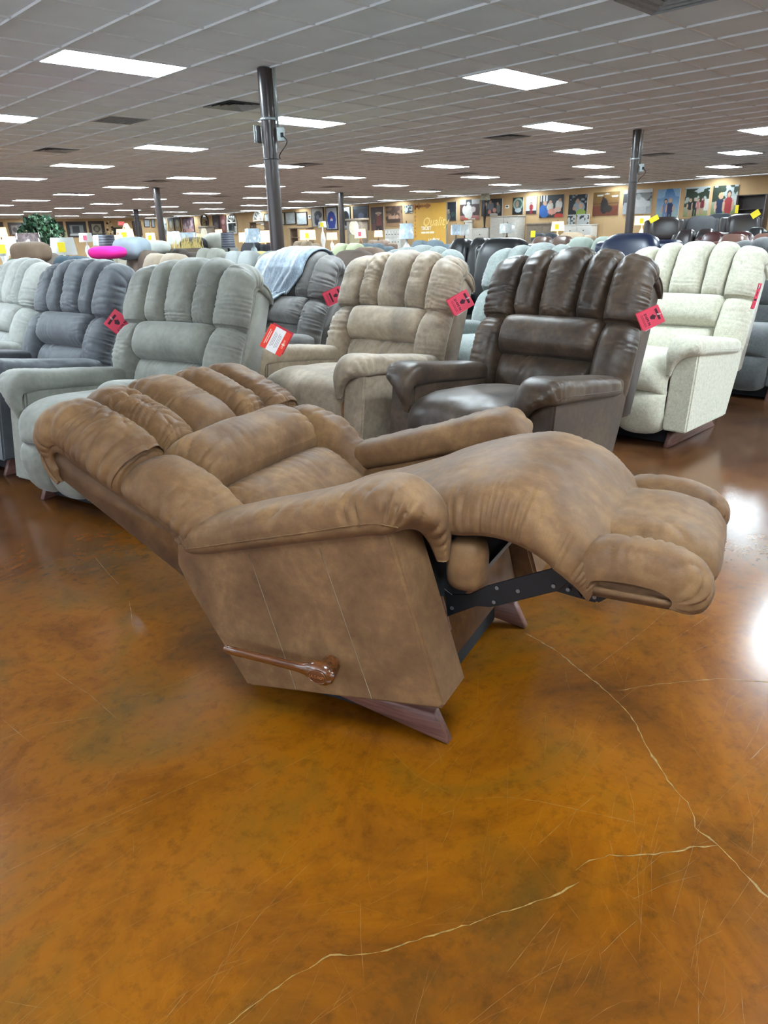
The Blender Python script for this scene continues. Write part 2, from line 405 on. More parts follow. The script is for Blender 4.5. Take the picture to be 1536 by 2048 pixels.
for i in range(i0, i1+1):
    for j in range(j0, j1+1):
        if (i, j) in taken: continue
        x, y = cell_mid(i, j)
        if not (X0+TILE/2 < x < X1-TILE/2+.05 and Y0+TILE/2 < y < Y1-TILE/2): continue
        q = CR.T @ (np.array([x, y, CEIL])-CAM0); vis = False; sz = 0
        if q[2] < -1:
            u, w_ = 768+FPX*q[0]/-q[2], 1024-FPX*q[1]/-q[2]
            vis = bool(-60 < u < 1600 and -60 < w_ < 600); sz = 1/(x*x+y*y)
        cells.append((vis, sz, x, y))
cells.sort(key=lambda c: (not c[0], -c[1]))
rr = random.Random(3)
for vis, sz, x, y in cells[:300]:
    o = bpy.data.objects.new('ceiling_tile', tile_me); link(o, ceiling); o.location = (x, y, CEIL+.010+rr.uniform(-.0015, .0015))
SV, SF = [], []
for n, (vis, sz, x, y) in enumerate(cells[300:]):
    h = TILE/2-g
    SV += [(x-h, y-h, CEIL+.01), (x+h, y-h, CEIL+.01), (x+h, y+h, CEIL+.01), (x-h, y+h, CEIL+.01)]; SF.append((4*n+3, 4*n+2, 4*n+1, 4*n))
tag(mesh('ceiling_tiles_far', SV, SF, TILE_M, ceiling, False), 'far ceiling tiles', None, None, 'stuff')
bw = .0085
for i in range(i0, i1+2):
    x = gx(i)
    if X0 < x < X1: box('ceiling_grid_bar', (x-bw, Y0, CEIL-.006), (x+bw, Y1, CEIL+.02), BAR_M, ceiling)
for j in range(j0, j1+2):
    y = gy(j)
    if Y0 < y < Y1: box('ceiling_grid_bar', (X0, y-bw*.8, CEIL-.004), (X1, y+bw*.8, CEIL+.02), BAR_M, ceiling)
# ---- light panels
LIT_M = emit_mat('light_panel', (.78, .92, 1.0, 1), PANEL_STRENGTH)
lr = empty('ceiling_light')
bm = bmesh.new(); hx, hy = TILE-.012, TILE/2-.012
for lo, hi in [((-hx, -hy, -.008), (hx, -hy+.02, .02)), ((-hx, hy-.02, -.008), (hx, hy, .02)), ((-hx, -hy+.02, -.008), (-hx+.02, hy-.02, .02)), ((hx-.02, -hy+.02, -.008), (hx, hy-.02, .02))]: add_box(bm, lo, hi)
bm_obj('light_frame', bm, BAR_M, lr)
box('diffuser', (-hx+.02, -hy+.02, -.004), (hx-.02, hy-.02, .012), LIT_M, lr)
dim = box('diffuser', (-hx+.02, -hy+.02, -.004), (hx-.02, hy-.02, .012), emit_mat('light_panel_dimmer', (.78, .92, 1.0, 1), PANEL_STRENGTH*.3), None)
NAMED_LIGHTS = [(231, 127, 'largest light panel, at upper left before the thick brown pole'), (1049, 162, 'largest light panel on the right half of the ceiling'), (617, 246, 'light panel just behind the top of the thick brown pole'), (1115, 256, 'light panel left of the top of the right brown pole'),
                (328, 297, 'light panel left of the thick pole, below the nearest air vent'), (775, 300, 'light panel in the middle of the ceiling right of the thick pole'), (1505, 264, 'light panel cut off at the right edge'), (20, 239, 'light panel cut off at the left edge')]
for n, (x, y) in enumerate(lights):
    o = lr if n == 0 else copy_tree(lr)
    o.location = (x, y, CEIL)
    if x > X1-1.5: o.children[[c.name.startswith('diffuser') for c in o.children].index(True)].data = dim.data
    p = [l for px, py, l in NAMED_LIGHTS if np.hypot(*(on_z(px, py, CEIL)[:2]-(x, y))) < .6]
    tag(o, p[0] if p else 'white rectangular light panel lit in the tiled ceiling', 'ceiling light', 'ceiling light panels')
bpy.data.objects.remove(dim)
# ---- air vents
VENT_M = plain('vent_metal', lin(150, 152, 154), .4); VDARK = plain('vent_dark', lin(40, 41, 43), .8)
def diffuser():
    r = empty('air_vent'); h = TILE/2-.012
    box('duct_opening', (-h, -h, .016), (h, h, .02), VDARK, r)
    for k in range(4):
        a = h*(1-.25*k); b = a-.038; z0, z1 = -.010+.004*k, .014
        V = []
        for s, z in ((a, z0), (b, z1), (b+.006, z1), (a-.004, z0-.003)): V += [(-s, -s, z), (s, -s, z), (s, s, z), (-s, s, z)]
        F = []
        for ring in range(3):
            for c in range(4): F.append((ring*4+c, ring*4+(c+1) % 4, ring*4+4+(c+1) % 4, ring*4+4+c))
        mesh('louver', V, F, VENT_M, r, False)
    return r
def grille():
    r = empty('return_grille'); h = TILE/2-.012
    box('duct_opening', (-h, -h, .016), (h, h, .02), VDARK, r)
    bm = bmesh.new()
    for lo, hi in [((-h, -h, -.006), (h, -h+.03, .012)), ((-h, h-.03, -.006), (h, h, .012)), ((-h, -h+.03, -.006), (-h+.03, h-.03, .012)), ((h-.03, -h+.03, -.006), (h, h-.03, .012))]: add_box(bm, lo, hi)
    bm_obj('grille_frame', bm, VENT_M, r)
    for q in np.linspace(-h+.06, h-.06, 9): box('slat', (q-.022, -h+.03, -.002), (q-.012, h-.03, .012), VENT_M, r)
    return r
d0 = None
for ij, kind, pxy in vents:
    x, y = cell_mid(*ij)
    if kind: o = grille(); tag(o, 'square return air grille with parallel slats in the ceiling', 'vent')
    else:
        if d0 is None: d0 = diffuser(); o = d0
        else: o = copy_tree(d0)
        tag(o, {(465, 212): 'square louvered air vent left of the thick brown pole', (1375, 12): 'nearest louvered air vent, cut off at the top right', (92, 301): 'louvered air vent at far left above a light panel', (1008, 276): 'louvered air vent left of the light before the right pole'}.get(pxy, 'square four way air vent far off in the ceiling'), 'vent', 'ceiling air vents')
    o.location = (x, y, CEIL)
# ---- columns
COL_M = base_mat('column_brown_enamel', lin(46, 37, 36), .3, coat=.12); CON_M = base_mat('conduit_metal', lin(168, 180, 184), .35, metal=.6)
BOX_M = plain('junction_box_grey', lin(176, 190, 192), .5); BLK_M = plain('black_plastic', lin(24, 24, 26), .5)
def column(px, py, r, label, gear):
    p = on_z(px, py, CEIL); rt = empty('support_column', (p[0], p[1], 0))
    n = 24; V = []
    for z in (0, CEIL):
        for j in range(n):
            a = 2*math.pi*j/n; q = r*(1 if j % 2 else .96); V.append((q*math.cos(a), q*math.sin(a), z))
    mesh('pole', V, [tuple(reversed(f)) for f in grid_faces(2, n, True)], COL_M, rt)
    lathe('band', [(r+.001, -.006), (r+.004, -.006), (r+.004, .006), (r+.001, .006)], BLK_M, rt, loc=(0, 0, CEIL-(.80 if gear else .5)), cap=False)
    if gear:
        dr = np.array([CR[0][0], CR[1][0]]); dr /= np.hypot(*dr); fw = np.array([-dr[1], dr[0]])
        q = dr*(r+.02)-fw*.02
        tube('conduit', [(q[0], q[1], CEIL), (q[0], q[1], CEIL-.52)], .012, CON_M, rt)
        lathe('conduit_strap', [(r+.002, -.012), (r+.008, -.012), (r+.008, .012), (r+.002, .012)], CON_M, rt, loc=(0, 0, CEIL-.44), cap=False)
        b = empty_box = box('junction_box', (-.035, -.035, -.062), (.035, .035, .062), BOX_M, rt, .006); q2 = dr*(r+.045)-fw*.02
        b.location = (q2[0], q2[1], CEIL-.58); b.rotation_euler = (0, 0, math.atan2(dr[1], dr[0]))
        box('plug', (.0, -.05, -.03), (.03, -.034, .012), BLK_M, b, .004)
        e = q2+dr*.03-fw*.05
        tube('cable', curve_pts([(e[0], e[1], CEIL-.60), (e[0]+dr[0]*.03, e[1]+dr[1]*.03, CEIL-.66), (q[0], q[1], CEIL-.76), (q[0], q[1], CEIL-.80)], 14), .005, BLK_M, rt)
        if gear == 2:
            w = box('speaker_box', (-.02, -.05, -.075), (.02, .05, .075), BLK_M, rt, .006); q3 = -dr*(r+.03)+fw*.02
            w.location = (q3[0], q3[1], CEIL-.57); w.rotation_euler = (0, 0, math.atan2(dr[1], dr[0]))
            box('speaker_cover', (-.045, -.055, -.08), (-.035, .055, .08), BOX_M, w, .004)
    return tag(rt, label, 'column')
column(529, 137, .074, 'dark brown pole with conduit and grey outlet box behind the blue throw', 2)
column(1275, 260, .072, 'dark brown pole with white outlet box in front of the black and white picture', 1)
column(312, 376, .105, 'dark brown pole rising behind the lamps left of the oval mirror', 0)
column(681, 385, .10, 'dark brown pole between the framed jerseys on the wall', 0)
column(271, 419, .13, 'farthest thin dark pole beside the red exit sign', 0)
# ================================================================ recliners
WALNUT = wood('runner_wood', lin(74, 46, 40), lin(122, 84, 74), .45)
OAKH = wood('handle_wood', lin(58, 30, 12), lin(108, 62, 28), .2, (4, 60, 60), .6)
BLACKM = base_mat('black_steel', lin(20, 21, 24), .42, metal=.35)
BLACKC = plain('black_underlining', lin(16, 17, 20), .9)
THREAD = plain('stitch_thread', lin(112, 96, 76), .7)
STEEL = base_mat('rivet_steel', lin(120, 122, 126), .35, metal=.8)
# -- the back's own frame: a forward, y sideways, z up the back, rear plane a = 0
_zs = np.array([-.08, .02, .12, .225, .32, .41, .50, .63]); _as = np.array([.11, .13, .145, .155, .15, .125, .128, .13])
_L = list(np.linspace(-.08, .63, 60)); _A = list(np.interp(_L, _zs, _as)); _Z = list(_L)
for an in np.linspace(.08, math.pi*1.05, 24): _L.append(.63+.072*an); _A.append(.058+.072*math.cos(an)); _Z.append(.63+.072*math.sin(an))
for d in np.linspace(.02, .25, 8): _L.append(_L[59]+.072*math.pi*1.05+d); _A.append(-.014); _Z.append(.62-d)
_L, _A, _Z = map(np.array, (_L, _A, _Z))
_ta, _tz = np.gradient(_A, _L), np.gradient(_Z, _L); _q = np.hypot(_ta, _tz); _NA, _NZ = _tz/_q, -_ta/_q
SPINE_TOP = .63+.072*math.pi
CROWN = [.045]
def back_map(q, L, q0=.332, r=.046):
    a, z, na, nz = (np.interp(L, _L, v) for v in (_A, _Z, _NA, _NZ))
    aq = np.abs(q); an = np.clip((aq-q0)/r, 0, 1.7)
    y = np.sign(q)*np.where(aq < q0, aq, q0+r*np.sin(an)); d = np.where(aq < q0, 0, r*(1-np.cos(an)))+.014*(aq/.4)**2
    return np.stack([a-d*na, y, z-d*nz-CROWN[0]*(aq/.4)**2*np.clip((L-.48)/.2, 0, 1)], -1)
def mirror_pair(fn):
    return [fn(-1), fn(1)]
def make_recliner(name, mat, loc, heading, theta=20.0, borg=(-.37, .315), tilt=0.0, open_leg=False, res=1.0, seed=1, n_leg=2, band=None, wrk=1.0, lower=True):
    rt = empty(name, (loc[0], loc[1], 0), math.radians(heading))
    th = math.radians(theta); ct, st = math.cos(th), math.sin(th)
    def XB(V):
        V = np.asarray(V); return np.stack([borg[0]+V[:, 0]*ct-V[:, 2]*st, V[:, 1], borg[1]+V[:, 0]*st+V[:, 2]*ct], 1)
    tl = math.radians(tilt); c2, s2 = math.cos(tl), math.sin(tl)
    def XT(V):
        V = np.asarray(V); x, z = V[:, 0], V[:, 2]-.1
        return np.stack([x*c2-z*s2, V[:, 1], x*s2+z*c2+.1], 1)
    def XT1(co): x, z = co.x, co.z-.1; return Vector((x*c2-z*s2, co.y, x*s2+z*c2+.1))
    def XB1(co): return Vector((borg[0]+co.x*ct-co.z*st, co.y, borg[1]+co.x*st+co.z*ct))
    R = lambda n: max(10, int(n*res)); g = wrk; CROWN[0] = .012 if open_leg else .042
    # ---- back shell
    arc = [(.044+.060*math.cos(a), (.60 if open_leg else .572)+.080*math.sin(a)) for a in np.linspace(.05, math.pi-.05, 12)]
    rear = -.016 if open_leg else -.055
    arc = [(p[0] if p[0] > .044 else .044+(p[0]-.044)*(.044-rear)/.060, p[1]) for p in arc]
    poly = [(rear, .03), (.135, -.03), (.115, .2), (.104, .42)]+arc
    extrude_xz('back_shell', poly, -.380, .380, mat, rt, .008, 2, XB1)
    for sgn in (-1, 1):
        # curved band along the wing and its piping
        pth = np.array([(.118, .12), (.112, .25), (.108, .42)]+arc); P = curve_pts(np.c_[pth[:, 0], np.zeros(len(pth)), pth[:, 1]], 40)
        ctr = np.array([.045, 0, .52]); inn = []
        for p in P:
            tgt = np.array([.05, 0, min(p[2], .56)]); dd = tgt-p; tp = min(1, len(inn)/8, (len(P)-1-len(inn))/7); inn.append(p+dd/(np.linalg.norm(dd)+1e-6)*min(.034, np.linalg.norm(dd)*.8)*tp)
        inn = np.array(inn); V = []; k = len(P)
        for arr, yy in ((P, .374), (P, .392), (inn, .394), (inn, .374)):
            V.append(np.c_[arr[:, 0], np.full(k, yy*sgn), arr[:, 2]])
        V = XB(np.concatenate(V)); F = []
        for rr_ in range(3):
            for i in range(k-1):
                f = (rr_*k+i, rr_*k+i+1, rr_*k+k+i+1, rr_*k+k+i); F.append(f if sgn > 0 else f[::-1])
        sb = mesh('side_band', V, F, mat, rt)
        tube('piping', XB(np.c_[P[:, 0], np.full(k,   .392*sgn), P[:, 2]]), .0055, mat, sb, 6)
    # ---- headrest pillows
    cuts = [-.388, -.235, -.10, .10, .235, .388]
    for i in range(5):
        a, b = cuts[i], cuts[i+1]; out = i in (0, 4)
        def mp(s, t, a=a, b=b, out=out):
            L = .405+t*(SPINE_TOP-.06-.405)
            droop = (.02 if out else 0.0)*(1-t)
            return back_map(a+s*(b-a), L-droop)
        Tf = lambda s, t: .040+.070*np.clip(1-t*1.02, 0, 1)**.5
        ga = {'s0': (.0085*g, .062, 34), 's1': (.0085*g, .062, 34), 't0': (.005*g, .05, 28)}
        if i == 0: ga['s0'] = (.0085*g, .11, 30)
        if i == 4: ga['s1'] = (.0085*g, .11, 30)
        pillow('headrest_pillow', mp, R(48), R(76), Tf, mat, rt, 3.2, 6, -.012, ga, seed*31+i, .006, XB)
    # ---- lumbar roll, side bolsters, lower cushion
    pillow('lumbar_roll', lambda s, t: back_map(-.262+s*.524, .222+t*.188), R(84), R(44), .110, mat, rt, 12, 3.0, -.005, {'s0': (.006*g, .08, 30), 's1': (.006*g, .08, 30), 't0': (.003*g, .05, 20)}, seed*31+7, .004, XB)
    for sgn in (-1, 1):
        def mp(s, t, sgn=sgn):
            q = .248+(s if sgn > 0 else 1-s)*.142; return back_map(q*sgn, .03+t*.385)
        o_ = 's1' if sgn > 0 else 's0'; i_ = 's0' if sgn > 0 else 's1'
        pillow('side_bolster', mp, R(44), R(70), lambda s, t: .10*(.8+.2*np.sin(t*math.pi)), mat, rt, 3.4, 4.2, -.008, {o_: (.008*g, .09, 30), i_: (.006*g, .06, 26), 't1': (.006*g, .07, 30), 't0': (.007*g, .08, 30)}, seed*31+9+sgn, .005, XB)
    pillow('lower_back_cushion', lambda s, t: back_map(-.255+s*.51, -.06+t*.288), R(84), R(44), .080, mat, rt, 8, 3.0, .0, {'t1': (.007*g, .08, 22), 's0': (.006*g, .08, 30), 's1': (.006*g, .08, 30)}, seed*31+12, .005, XB)
    # ---- arms
    for sgn in (-1, 1):
        side = [(-.155, .106), (.398, .106), (.345, .535), (-.265, .50), (-.285, .44), (-.262, .36)]
        sp = extrude_xz('side_panel', side, sgn*.42, sgn*.285, mat, rt, .009, 3, XT1, False)
        for (xa, za), (xb, zb) in (((-.04, .47), (.004, .115)), ((.164, .485), (.218, .115))) if open_leg else ():
            tube('stitch_line', XT(np.array([(xa+(xb-xa)*q, sgn*.4203, za+(zb-za)*q) for q in np.linspace(0, 1, 6)])),   .0010, THREAD, sp, 5)
        ctrl = [(-.280, .462, .030, .030, .352), (-.255, .488, .064, .038, .352), (-.17, .503, .082, .042, .354), (-.02, .521, .086, .044, .355), (.15, .540, .088, .046, .355), (.27, .555, .090, .050, .355), (.335, .556, .088, .052, .352), (.374, .538, .076, .040, .344), (.392, .505, .044, .030, .314), (.394, .460, .024, .022, .297), (.390, .405, .012, .012, .288)]
        C = curve_pts(ctrl, R(70)); kp = len(C); m = R(44)
        tx, tz = np.gradient(C[:, 0]), np.gradient(C[:, 1]); q = np.hypot(tx, tz); tx, tz = tx/q, tz/q
        N = Noise(seed*7+sgn+40); V = []; Ls = np.concatenate([[0], np.cumsum(q)])[:kp]
        for i in range(kp):
            for j in range(m):
                a = 2*math.pi*j/m; ca, sa = math.cos(a), math.sin(a)
                yy = math.copysign(abs(ca)**.5, ca)*C[i, 2]; hh = math.copysign(abs(sa)**.66, sa)*C[i, 3]
                if sa > 0: hh *= 1.1
                w = max(0, math.sin(a+.35))*g
                al = Ls[i]; ph = al*46+1.2*float(N.n1(al*22))+a*.35
                fold = 1-abs(math.sin(math.pi*ph))**.6; amt = .013*max(0, ca)**.5*w*(.3+.7*abs(float(N.n1(al*12+70))))
                if al > .52: amt *= 1.7
                sc_ = 1-amt*fold/.06+.012*float(N.n2(np.array(al*15), np.array(a*1.5+3)))
                yy *= sc_; hh *= sc_
                V.append((C[i, 0]-tz[i]*hh, sgn*(C[i, 4]+yy), C[i, 1]+tx[i]*hh))
        F = grid_faces(kp, m, True)+[tuple(range(m))[::-1], tuple(range((kp-1)*m, kp*m))]
        if sgn < 0: F = [f[::-1] for f in F]
        ap = mesh('arm_pad', XT(np.array(V)), F, mat, rt)
        sl = []
        for i in range(3, kp-6):
            if C[i, 0] > .375 and C[i, 1] < .55: break
            sl.append((C[i, 0]+tz[i]*.012, sgn*(C[i, 4]+C[i, 2]*.985), C[i, 1]-tx[i]*.012))
        tube('seam', XT(np.array(sl)), .0016, mat, ap, 5)
    # ---- base
    for sgn in (-1, 1):
        extrude_xz('base_runner', [(-.06, .045), (.03, .052), (.36, 0), (.322, .078), (-.06, .078)] if open_leg else [(-.30, 0), (.36, 0), (.322, .078), (-.2, .078)], sgn*.318, sgn*.288, WALNUT, rt, .003, 1)
    if not open_leg:
        box('base_box', (-.22, -.285, .012), (.30, .285, .11), BLACKC, rt)
        def sm(s, t):
            P = curve_pts([(-.22, .39), (-.05, .415), (.15, .43), (.30, .435), (.375, .41), (.395, .36), (.395, .31)], 60); tt = np.linspace(0, 1, 60)
            x = np.interp(t, tt, P[:, 0]); z = np.interp(t, tt, P[:, 1]); return np.stack([x, -.282+s*.564, z-.02*np.abs(2*s-1)**4], -1)
        pillow('seat_cushion', sm, R(44), R(60), .068, mat, rt, 6, 8, .02, {'s0': (.006*g, .05, 30), 's1': (.006*g, .05, 30), 't1': (.004*g, .05, 22)}, seed*31+14, .005, flip=-1)
        w = .564/n_leg
        for k in range(n_leg):
            def lm(s, t, k=k):
                P = curve_pts([(.39, .318), (.40, .26), (.395, .19), (.36, .118), (.31, .105)], 40); tt = np.linspace(0, 1, 40)
                return np.stack([np.interp(t, tt, P[:, 0]), -.282+w*(k+s), np.interp(t, tt, P[:, 1])], -1)
            pillow('footrest_pillow', lm, R(40), R(36), .066, mat, rt, 3.2, 3.0, .02, {'s0': (.007*g, .045, 32), 's1': (.007*g, .045, 32), 't0': (.004*g, .03, 26), 't1': (.006*g, .04, 30)}, seed*31+16+k, .005, flip=-1)
    return rt, XT, XB
def tint_tag(rt, label, group=None):
    return tag(rt, label, 'recliner', group)
SUEDE = suede('brown_suede', lin(82, 57, 36), lin(107, 78, 50), lin(133, 101, 66), .58, 300, 6.5, .34, .04, spec=.22)
SAGE = suede('sage_grey_microfibre', lin(98, 99, 91), lin(117, 118, 109), lin(134, 134, 124), .6, 300, 4.5, .1)
CHAR = suede('charcoal_microfibre', lin(58, 62, 68), lin(72, 76, 82), lin(88, 92, 97), .55, 300, 4.5, .1)
LGREY = suede('light_grey_microfibre', lin(126, 128, 124), lin(146, 148, 142), lin(166, 166, 158), .6, 300, 4.5, .1)
SMOKE = suede('smoke_brown_microfibre', lin(76, 74, 72), lin(94, 91, 88), lin(112, 108, 103), .52, 300, 5, .1)
TANF = suede('tan_microfibre', lin(114, 100, 84), lin(146, 130, 110), lin(174, 156, 134), .62, 300, 6, .1)
DKBR = suede('dark_brown_leather', lin(40, 30, 23), lin(62, 48, 37), lin(88, 71, 54), .42, 260, 5, .12, .05)
CREAM = chenille('cream_chenille', lin(150, 146, 126), lin(190, 187, 168), lin(214, 211, 194))
TEAL = chenille('grey_green_chenille', lin(86, 92, 90), lin(112, 119, 116), lin(136, 142, 138))
DGREY = chenille('dark_grey_chenille', lin(52, 54, 55), lin(70, 73, 74), lin(90, 93, 93))
# ---------------------------------------------------------------- the reclined chair in front
HX, HY = 1.2850481, 1.36595813
hero, HT, HB = make_recliner('recliner', SUEDE, (HX, HY), 17.7-90, 62.0, (-.22, .265), 10.0, True, 1.6, 3, wrk=1.7)
tint_tag(hero, 'mottled brown suede recliner fully reclined with its footrest up, alone in front')
def hero_parts():
    g = 1.0
    # seat running on into the raised leg pad
    prof = curve_pts([(-.13, .425), (-.02, .445), (.12, .490), (.26, .550), (.38, .592), (.46, .598), (.54, .570), (.605, .512), (.640, .458)], 90); tt = np.linspace(0, 1, 90)
    def cm(s, t):
        y = -.268+s*.536; x = np.interp(t, tt, prof[:, 0]); z = np.interp(t, tt, prof[:, 1])
        e = np.abs(2*s-1); return np.stack([x, y*(1+.03*np.exp(-((t-.55)/.15)**2)), z-.014*e**2-.022*e**4-.030*np.clip((e-.84)/.16, 0, 1)**1.6*np.clip((t-.3)/.2, 0, 1)*(1-.9*np.clip((t-.8)/.2, 0, 1))], -1)
    pillow('leg_pad', cm, 120, 260, .066, SUEDE, hero, 12, 12, -.012, {'s0': (.012, .05, 34), 's1': (.012, .05, 34), 't1': (.004, .03, 20)}, 91, .004, flip=-1)
    # black lining under it
    V = []
    for t in np.linspace(.40, .98, 24):
        for s in np.linspace(.03, .97, 8):
            p = cm(np.array([s]), np.array([t]))[0]; V.append((p[0]-.004, p[1], p[2]-.012))
    mesh('underlining', V, [f[::-1] for f in grid_faces(24, 8)], BLACKC, hero)
    extrude_xz('seat_box', [(-.1, .30), (.36, .36), (.40, .42), (.36, .53), (.1, .46), (-.1, .40)], -.245, .262, BLACKC, hero)
    # padded front rail end under the pad
    box('front_rail_pad', (.325, -.283, .385), (.418, -.200, .515), SUEDE, hero, .036, 5)
    # covered front board and its posts
    extrude_xz('front_board', [(.318, .11), (.338, .11), (.318, .42), (.298, .42)], -.225, .268, SUEDE, hero, .006, 2, lambda co: Vector(HT(np.array([[co.x, co.y, co.z]]))[0]))
    extrude_xz('board_post', [(.33, .20), (.352, .20), (.335, .40), (.313, .40)], -.238, -.226, WALNUT, hero, .002, 1, lambda co: Vector(HT(np.array([[co.x, co.y, co.z]]))[0]))
    extrude_xz('slot_shade', [(.30, .12), (.34, .12), (.325, .40), (.28, .40)], -.284, -.24, BLACKC, hero, 0, 1, lambda co: Vector(HT(np.array([[co.x, co.y, co.z]]))[0]))  # black filler standing in for the shade in the slot beside the arm
    box('base_box', (-.24, -.285, .012), (.26, .285, .10), BLACKC, hero)
    # foot pillows
    P = curve_pts([(.640, .470), (.655, .490), (.72, .496), (.775, .492), (.808, .480), (.820, .466), (.818, .452)], 60); t6 = np.linspace(0, 1, 60)
    cuts = [-.280, -.165, .165, .280]
    for i in range(3):
        def fm(s, t, i=i):
            y = cuts[i]+s*(cuts[i+1]-cuts[i]); x = np.interp(t, t6, P[:, 0]); z = np.interp(t, t6, P[:, 1])
            e = np.clip((np.abs(y)-.16)/.125, 0, 1); return np.stack([x-.012*e**2*np.where(t > .5, 1, 0)*(t-.5)*2, y, z-.006*e**2.5], -1)
        ga = {'s0': (.011, .07, 28), 's1': (.011, .07, 28), 't0': (.004, .04, 24)}
        if i == 0: ga['s0'] = (.013, .07, 34)
        pillow('footrest_pillow', fm, 80, 80, lambda s, t: .066, SUEDE, hero, 3.0 if i != 1 else 8, 5, .004, ga, 60+i, .005, flip=-1)
    extrude_xz('footrest_board', [(.632, .436), (.622, .456), (.640, .474), (.80, .474), (.862, .462), (.852, .438)], -.272, .272, SUEDE, hero, .012, 4)
    # linkage
    def px_poly(pp, y):
        F_ = np.array([math.cos(math.radians(-72.3)), math.sin(math.radians(-72.3)), 0]); L_ = np.array([-F_[1], F_[0], 0]); O_ = np.array([HX, HY, 0]); out = []
        for p in pp:
            r = ray(*p); t = (y-(CAM0-O_).dot(L_))/r.dot(L_); q = CAM0+r*t-O_; out.append((q.dot(F_), q[2]))
        return out
    A_ = px_poly([(890, 1176), (906, 1188), (939, 1188), (974, 1171), (1104, 1136), (1134, 1139), (1146, 1156), (1115, 1181), (994, 1211), (981, 1213), (954, 1211), (896, 1232)], -.246)
    B_ = px_poly([(1092, 1160), (1108, 1152), (1190, 1182), (1201, 1190), (1200, 1200), (1189, 1205), (1110, 1182)], -.242)
    C_ = px_poly([(1176, 1190), (1190, 1178), (1232, 1186), (1198, 1204)], -.246)
    xs = [p[0] for p in A_]
    for sgn in (-1, 1):
        for nm, pl, y in (('link_bar', A_, .250), ('link_bar', B_, .243), ('link_bar', C_, .250)):
            extrude_xz(nm, pl, sgn*y, sgn*(y-.0055), BLACKM, hero, .0008, 1, None, False)
    for p in [(994, 1176), (1036, 1182), (1107, 1172), (1136, 1179), (1189, 1194), (988, 1204), (904, 1216)]:
        (x, z), = px_poly([p], -.252)
        V = [(x+.0045*math.cos(a), -.2518+dy, z+.0045*math.sin(a)) for dy in (0, -.002) for a in np.linspace(0, 2*math.pi, 11)[:-1]]
        mesh('rivet', V, [f for f in grid_faces(2, 10, True)]+[tuple(range(10, 20))], STEEL, hero, False)
    box('cross_bar', (.40, -.246, .43), (.412, .246, .442), BLACKM, hero)
    # hand lever
    yb = -.465; hub = np.array([.128, yb, .198]); tip = np.array([-.150, yb, .237]); ax = tip-hub
    ts = np.array([-.13, -.10, -.05, 0, .05, .10, .16, .24, .35, .6, .85, .98, 1.0]); rr_ = np.array([.004, .020, .029, .031, .029, .023, .0155, .0125, .0118, .0115, .0118, .0115, .007])
    lv = tube('lever', HT(np.array([hub+ax*t for t in ts])), rr_, OAKH, hero, 18, True, .62)
    V = []
    for dy in (.0, -.048):
        for a in np.linspace(0, 2*math.pi, 21)[:-1]: V.append((hub[0]+.022*math.cos(a), -.418+dy, hub[2]+.022*math.sin(a)))
    mesh('lever_hub', HT(np.array(V)), grid_faces(2, 20, True), OAKH, lv)
    d = ax/np.linalg.norm(ax); e = np.array([-d[2], 0, d[0]]); yo = yb-.0205
    ring = []
    for k in range(40):
        a = 2*math.pi*k/40; ring.append(hub+d*.019*math.cos(a)*1.25+e*.0135*math.sin(a)*1.25+np.array([0, -.019, 0]))
    ring.append(ring[0]); tube('emblem_ring', HT(np.array(ring)), .0014, OAKH, lv, 6, False)
    V = [hub+np.array([0, -.0205, 0])]+[hub+d*.0225*math.cos(a)+e*.0155*math.sin(a)+np.array([0, -.0195, 0]) for a in np.linspace(0, 2*math.pi, 33)[:-1]]
    mesh('emblem', HT(np.array(V)), [(0, 1+i, 1+(i+1) % 32) for i in range(32)], wood('emblem_wood', lin(60, 30, 14), lin(96, 54, 26), .35), lv)
    tx = text_mesh('emblem_text', 'LA-Z-BOY', .0092, .0006, wood('emblem_text_wood', lin(120, 72, 34), lin(150, 92, 46), .35), lv)
    # lettering lies in the lever's plane, reading from its hub side
    px_ = -d; pz_ = np.cross(px_, np.array([0, -1.0, 0])); m3 = np.stack([px_, -pz_ if pz_[2] < 0 else pz_, np.array([0, -1.0, 0])], 1)
    for v in tx.data.vertices:
        q = m3 @ np.array([v.co.x, v.co.y, v.co.z]); q = q+hub+np.array([0, -.0205, 0]); v.co = HT(np.array([q]))[0]
def text_mesh(name, body, size, ext, mat, parent=None, align='CENTER', bold=0.0):
    c = bpy.data.curves.new(name, 'FONT'); c.body = body; c.size = size; c.extrude = ext; c.align_x = align; c.align_y = 'CENTER'; c.offset = bold; c.resolution_u = 2
    o = bpy.data.objects.new(name, c); COL.objects.link(o)
    dg = bpy.context.evaluated_depsgraph_get(); me = bpy.data.meshes.new_from_object(o.evaluated_get(dg))
    bpy.data.objects.remove(o); bpy.data.curves.remove(c)
    me.materials.clear(); me.materials.append(mat)
    return link(bpy.data.objects.new(name, me), parent)
hero_parts()
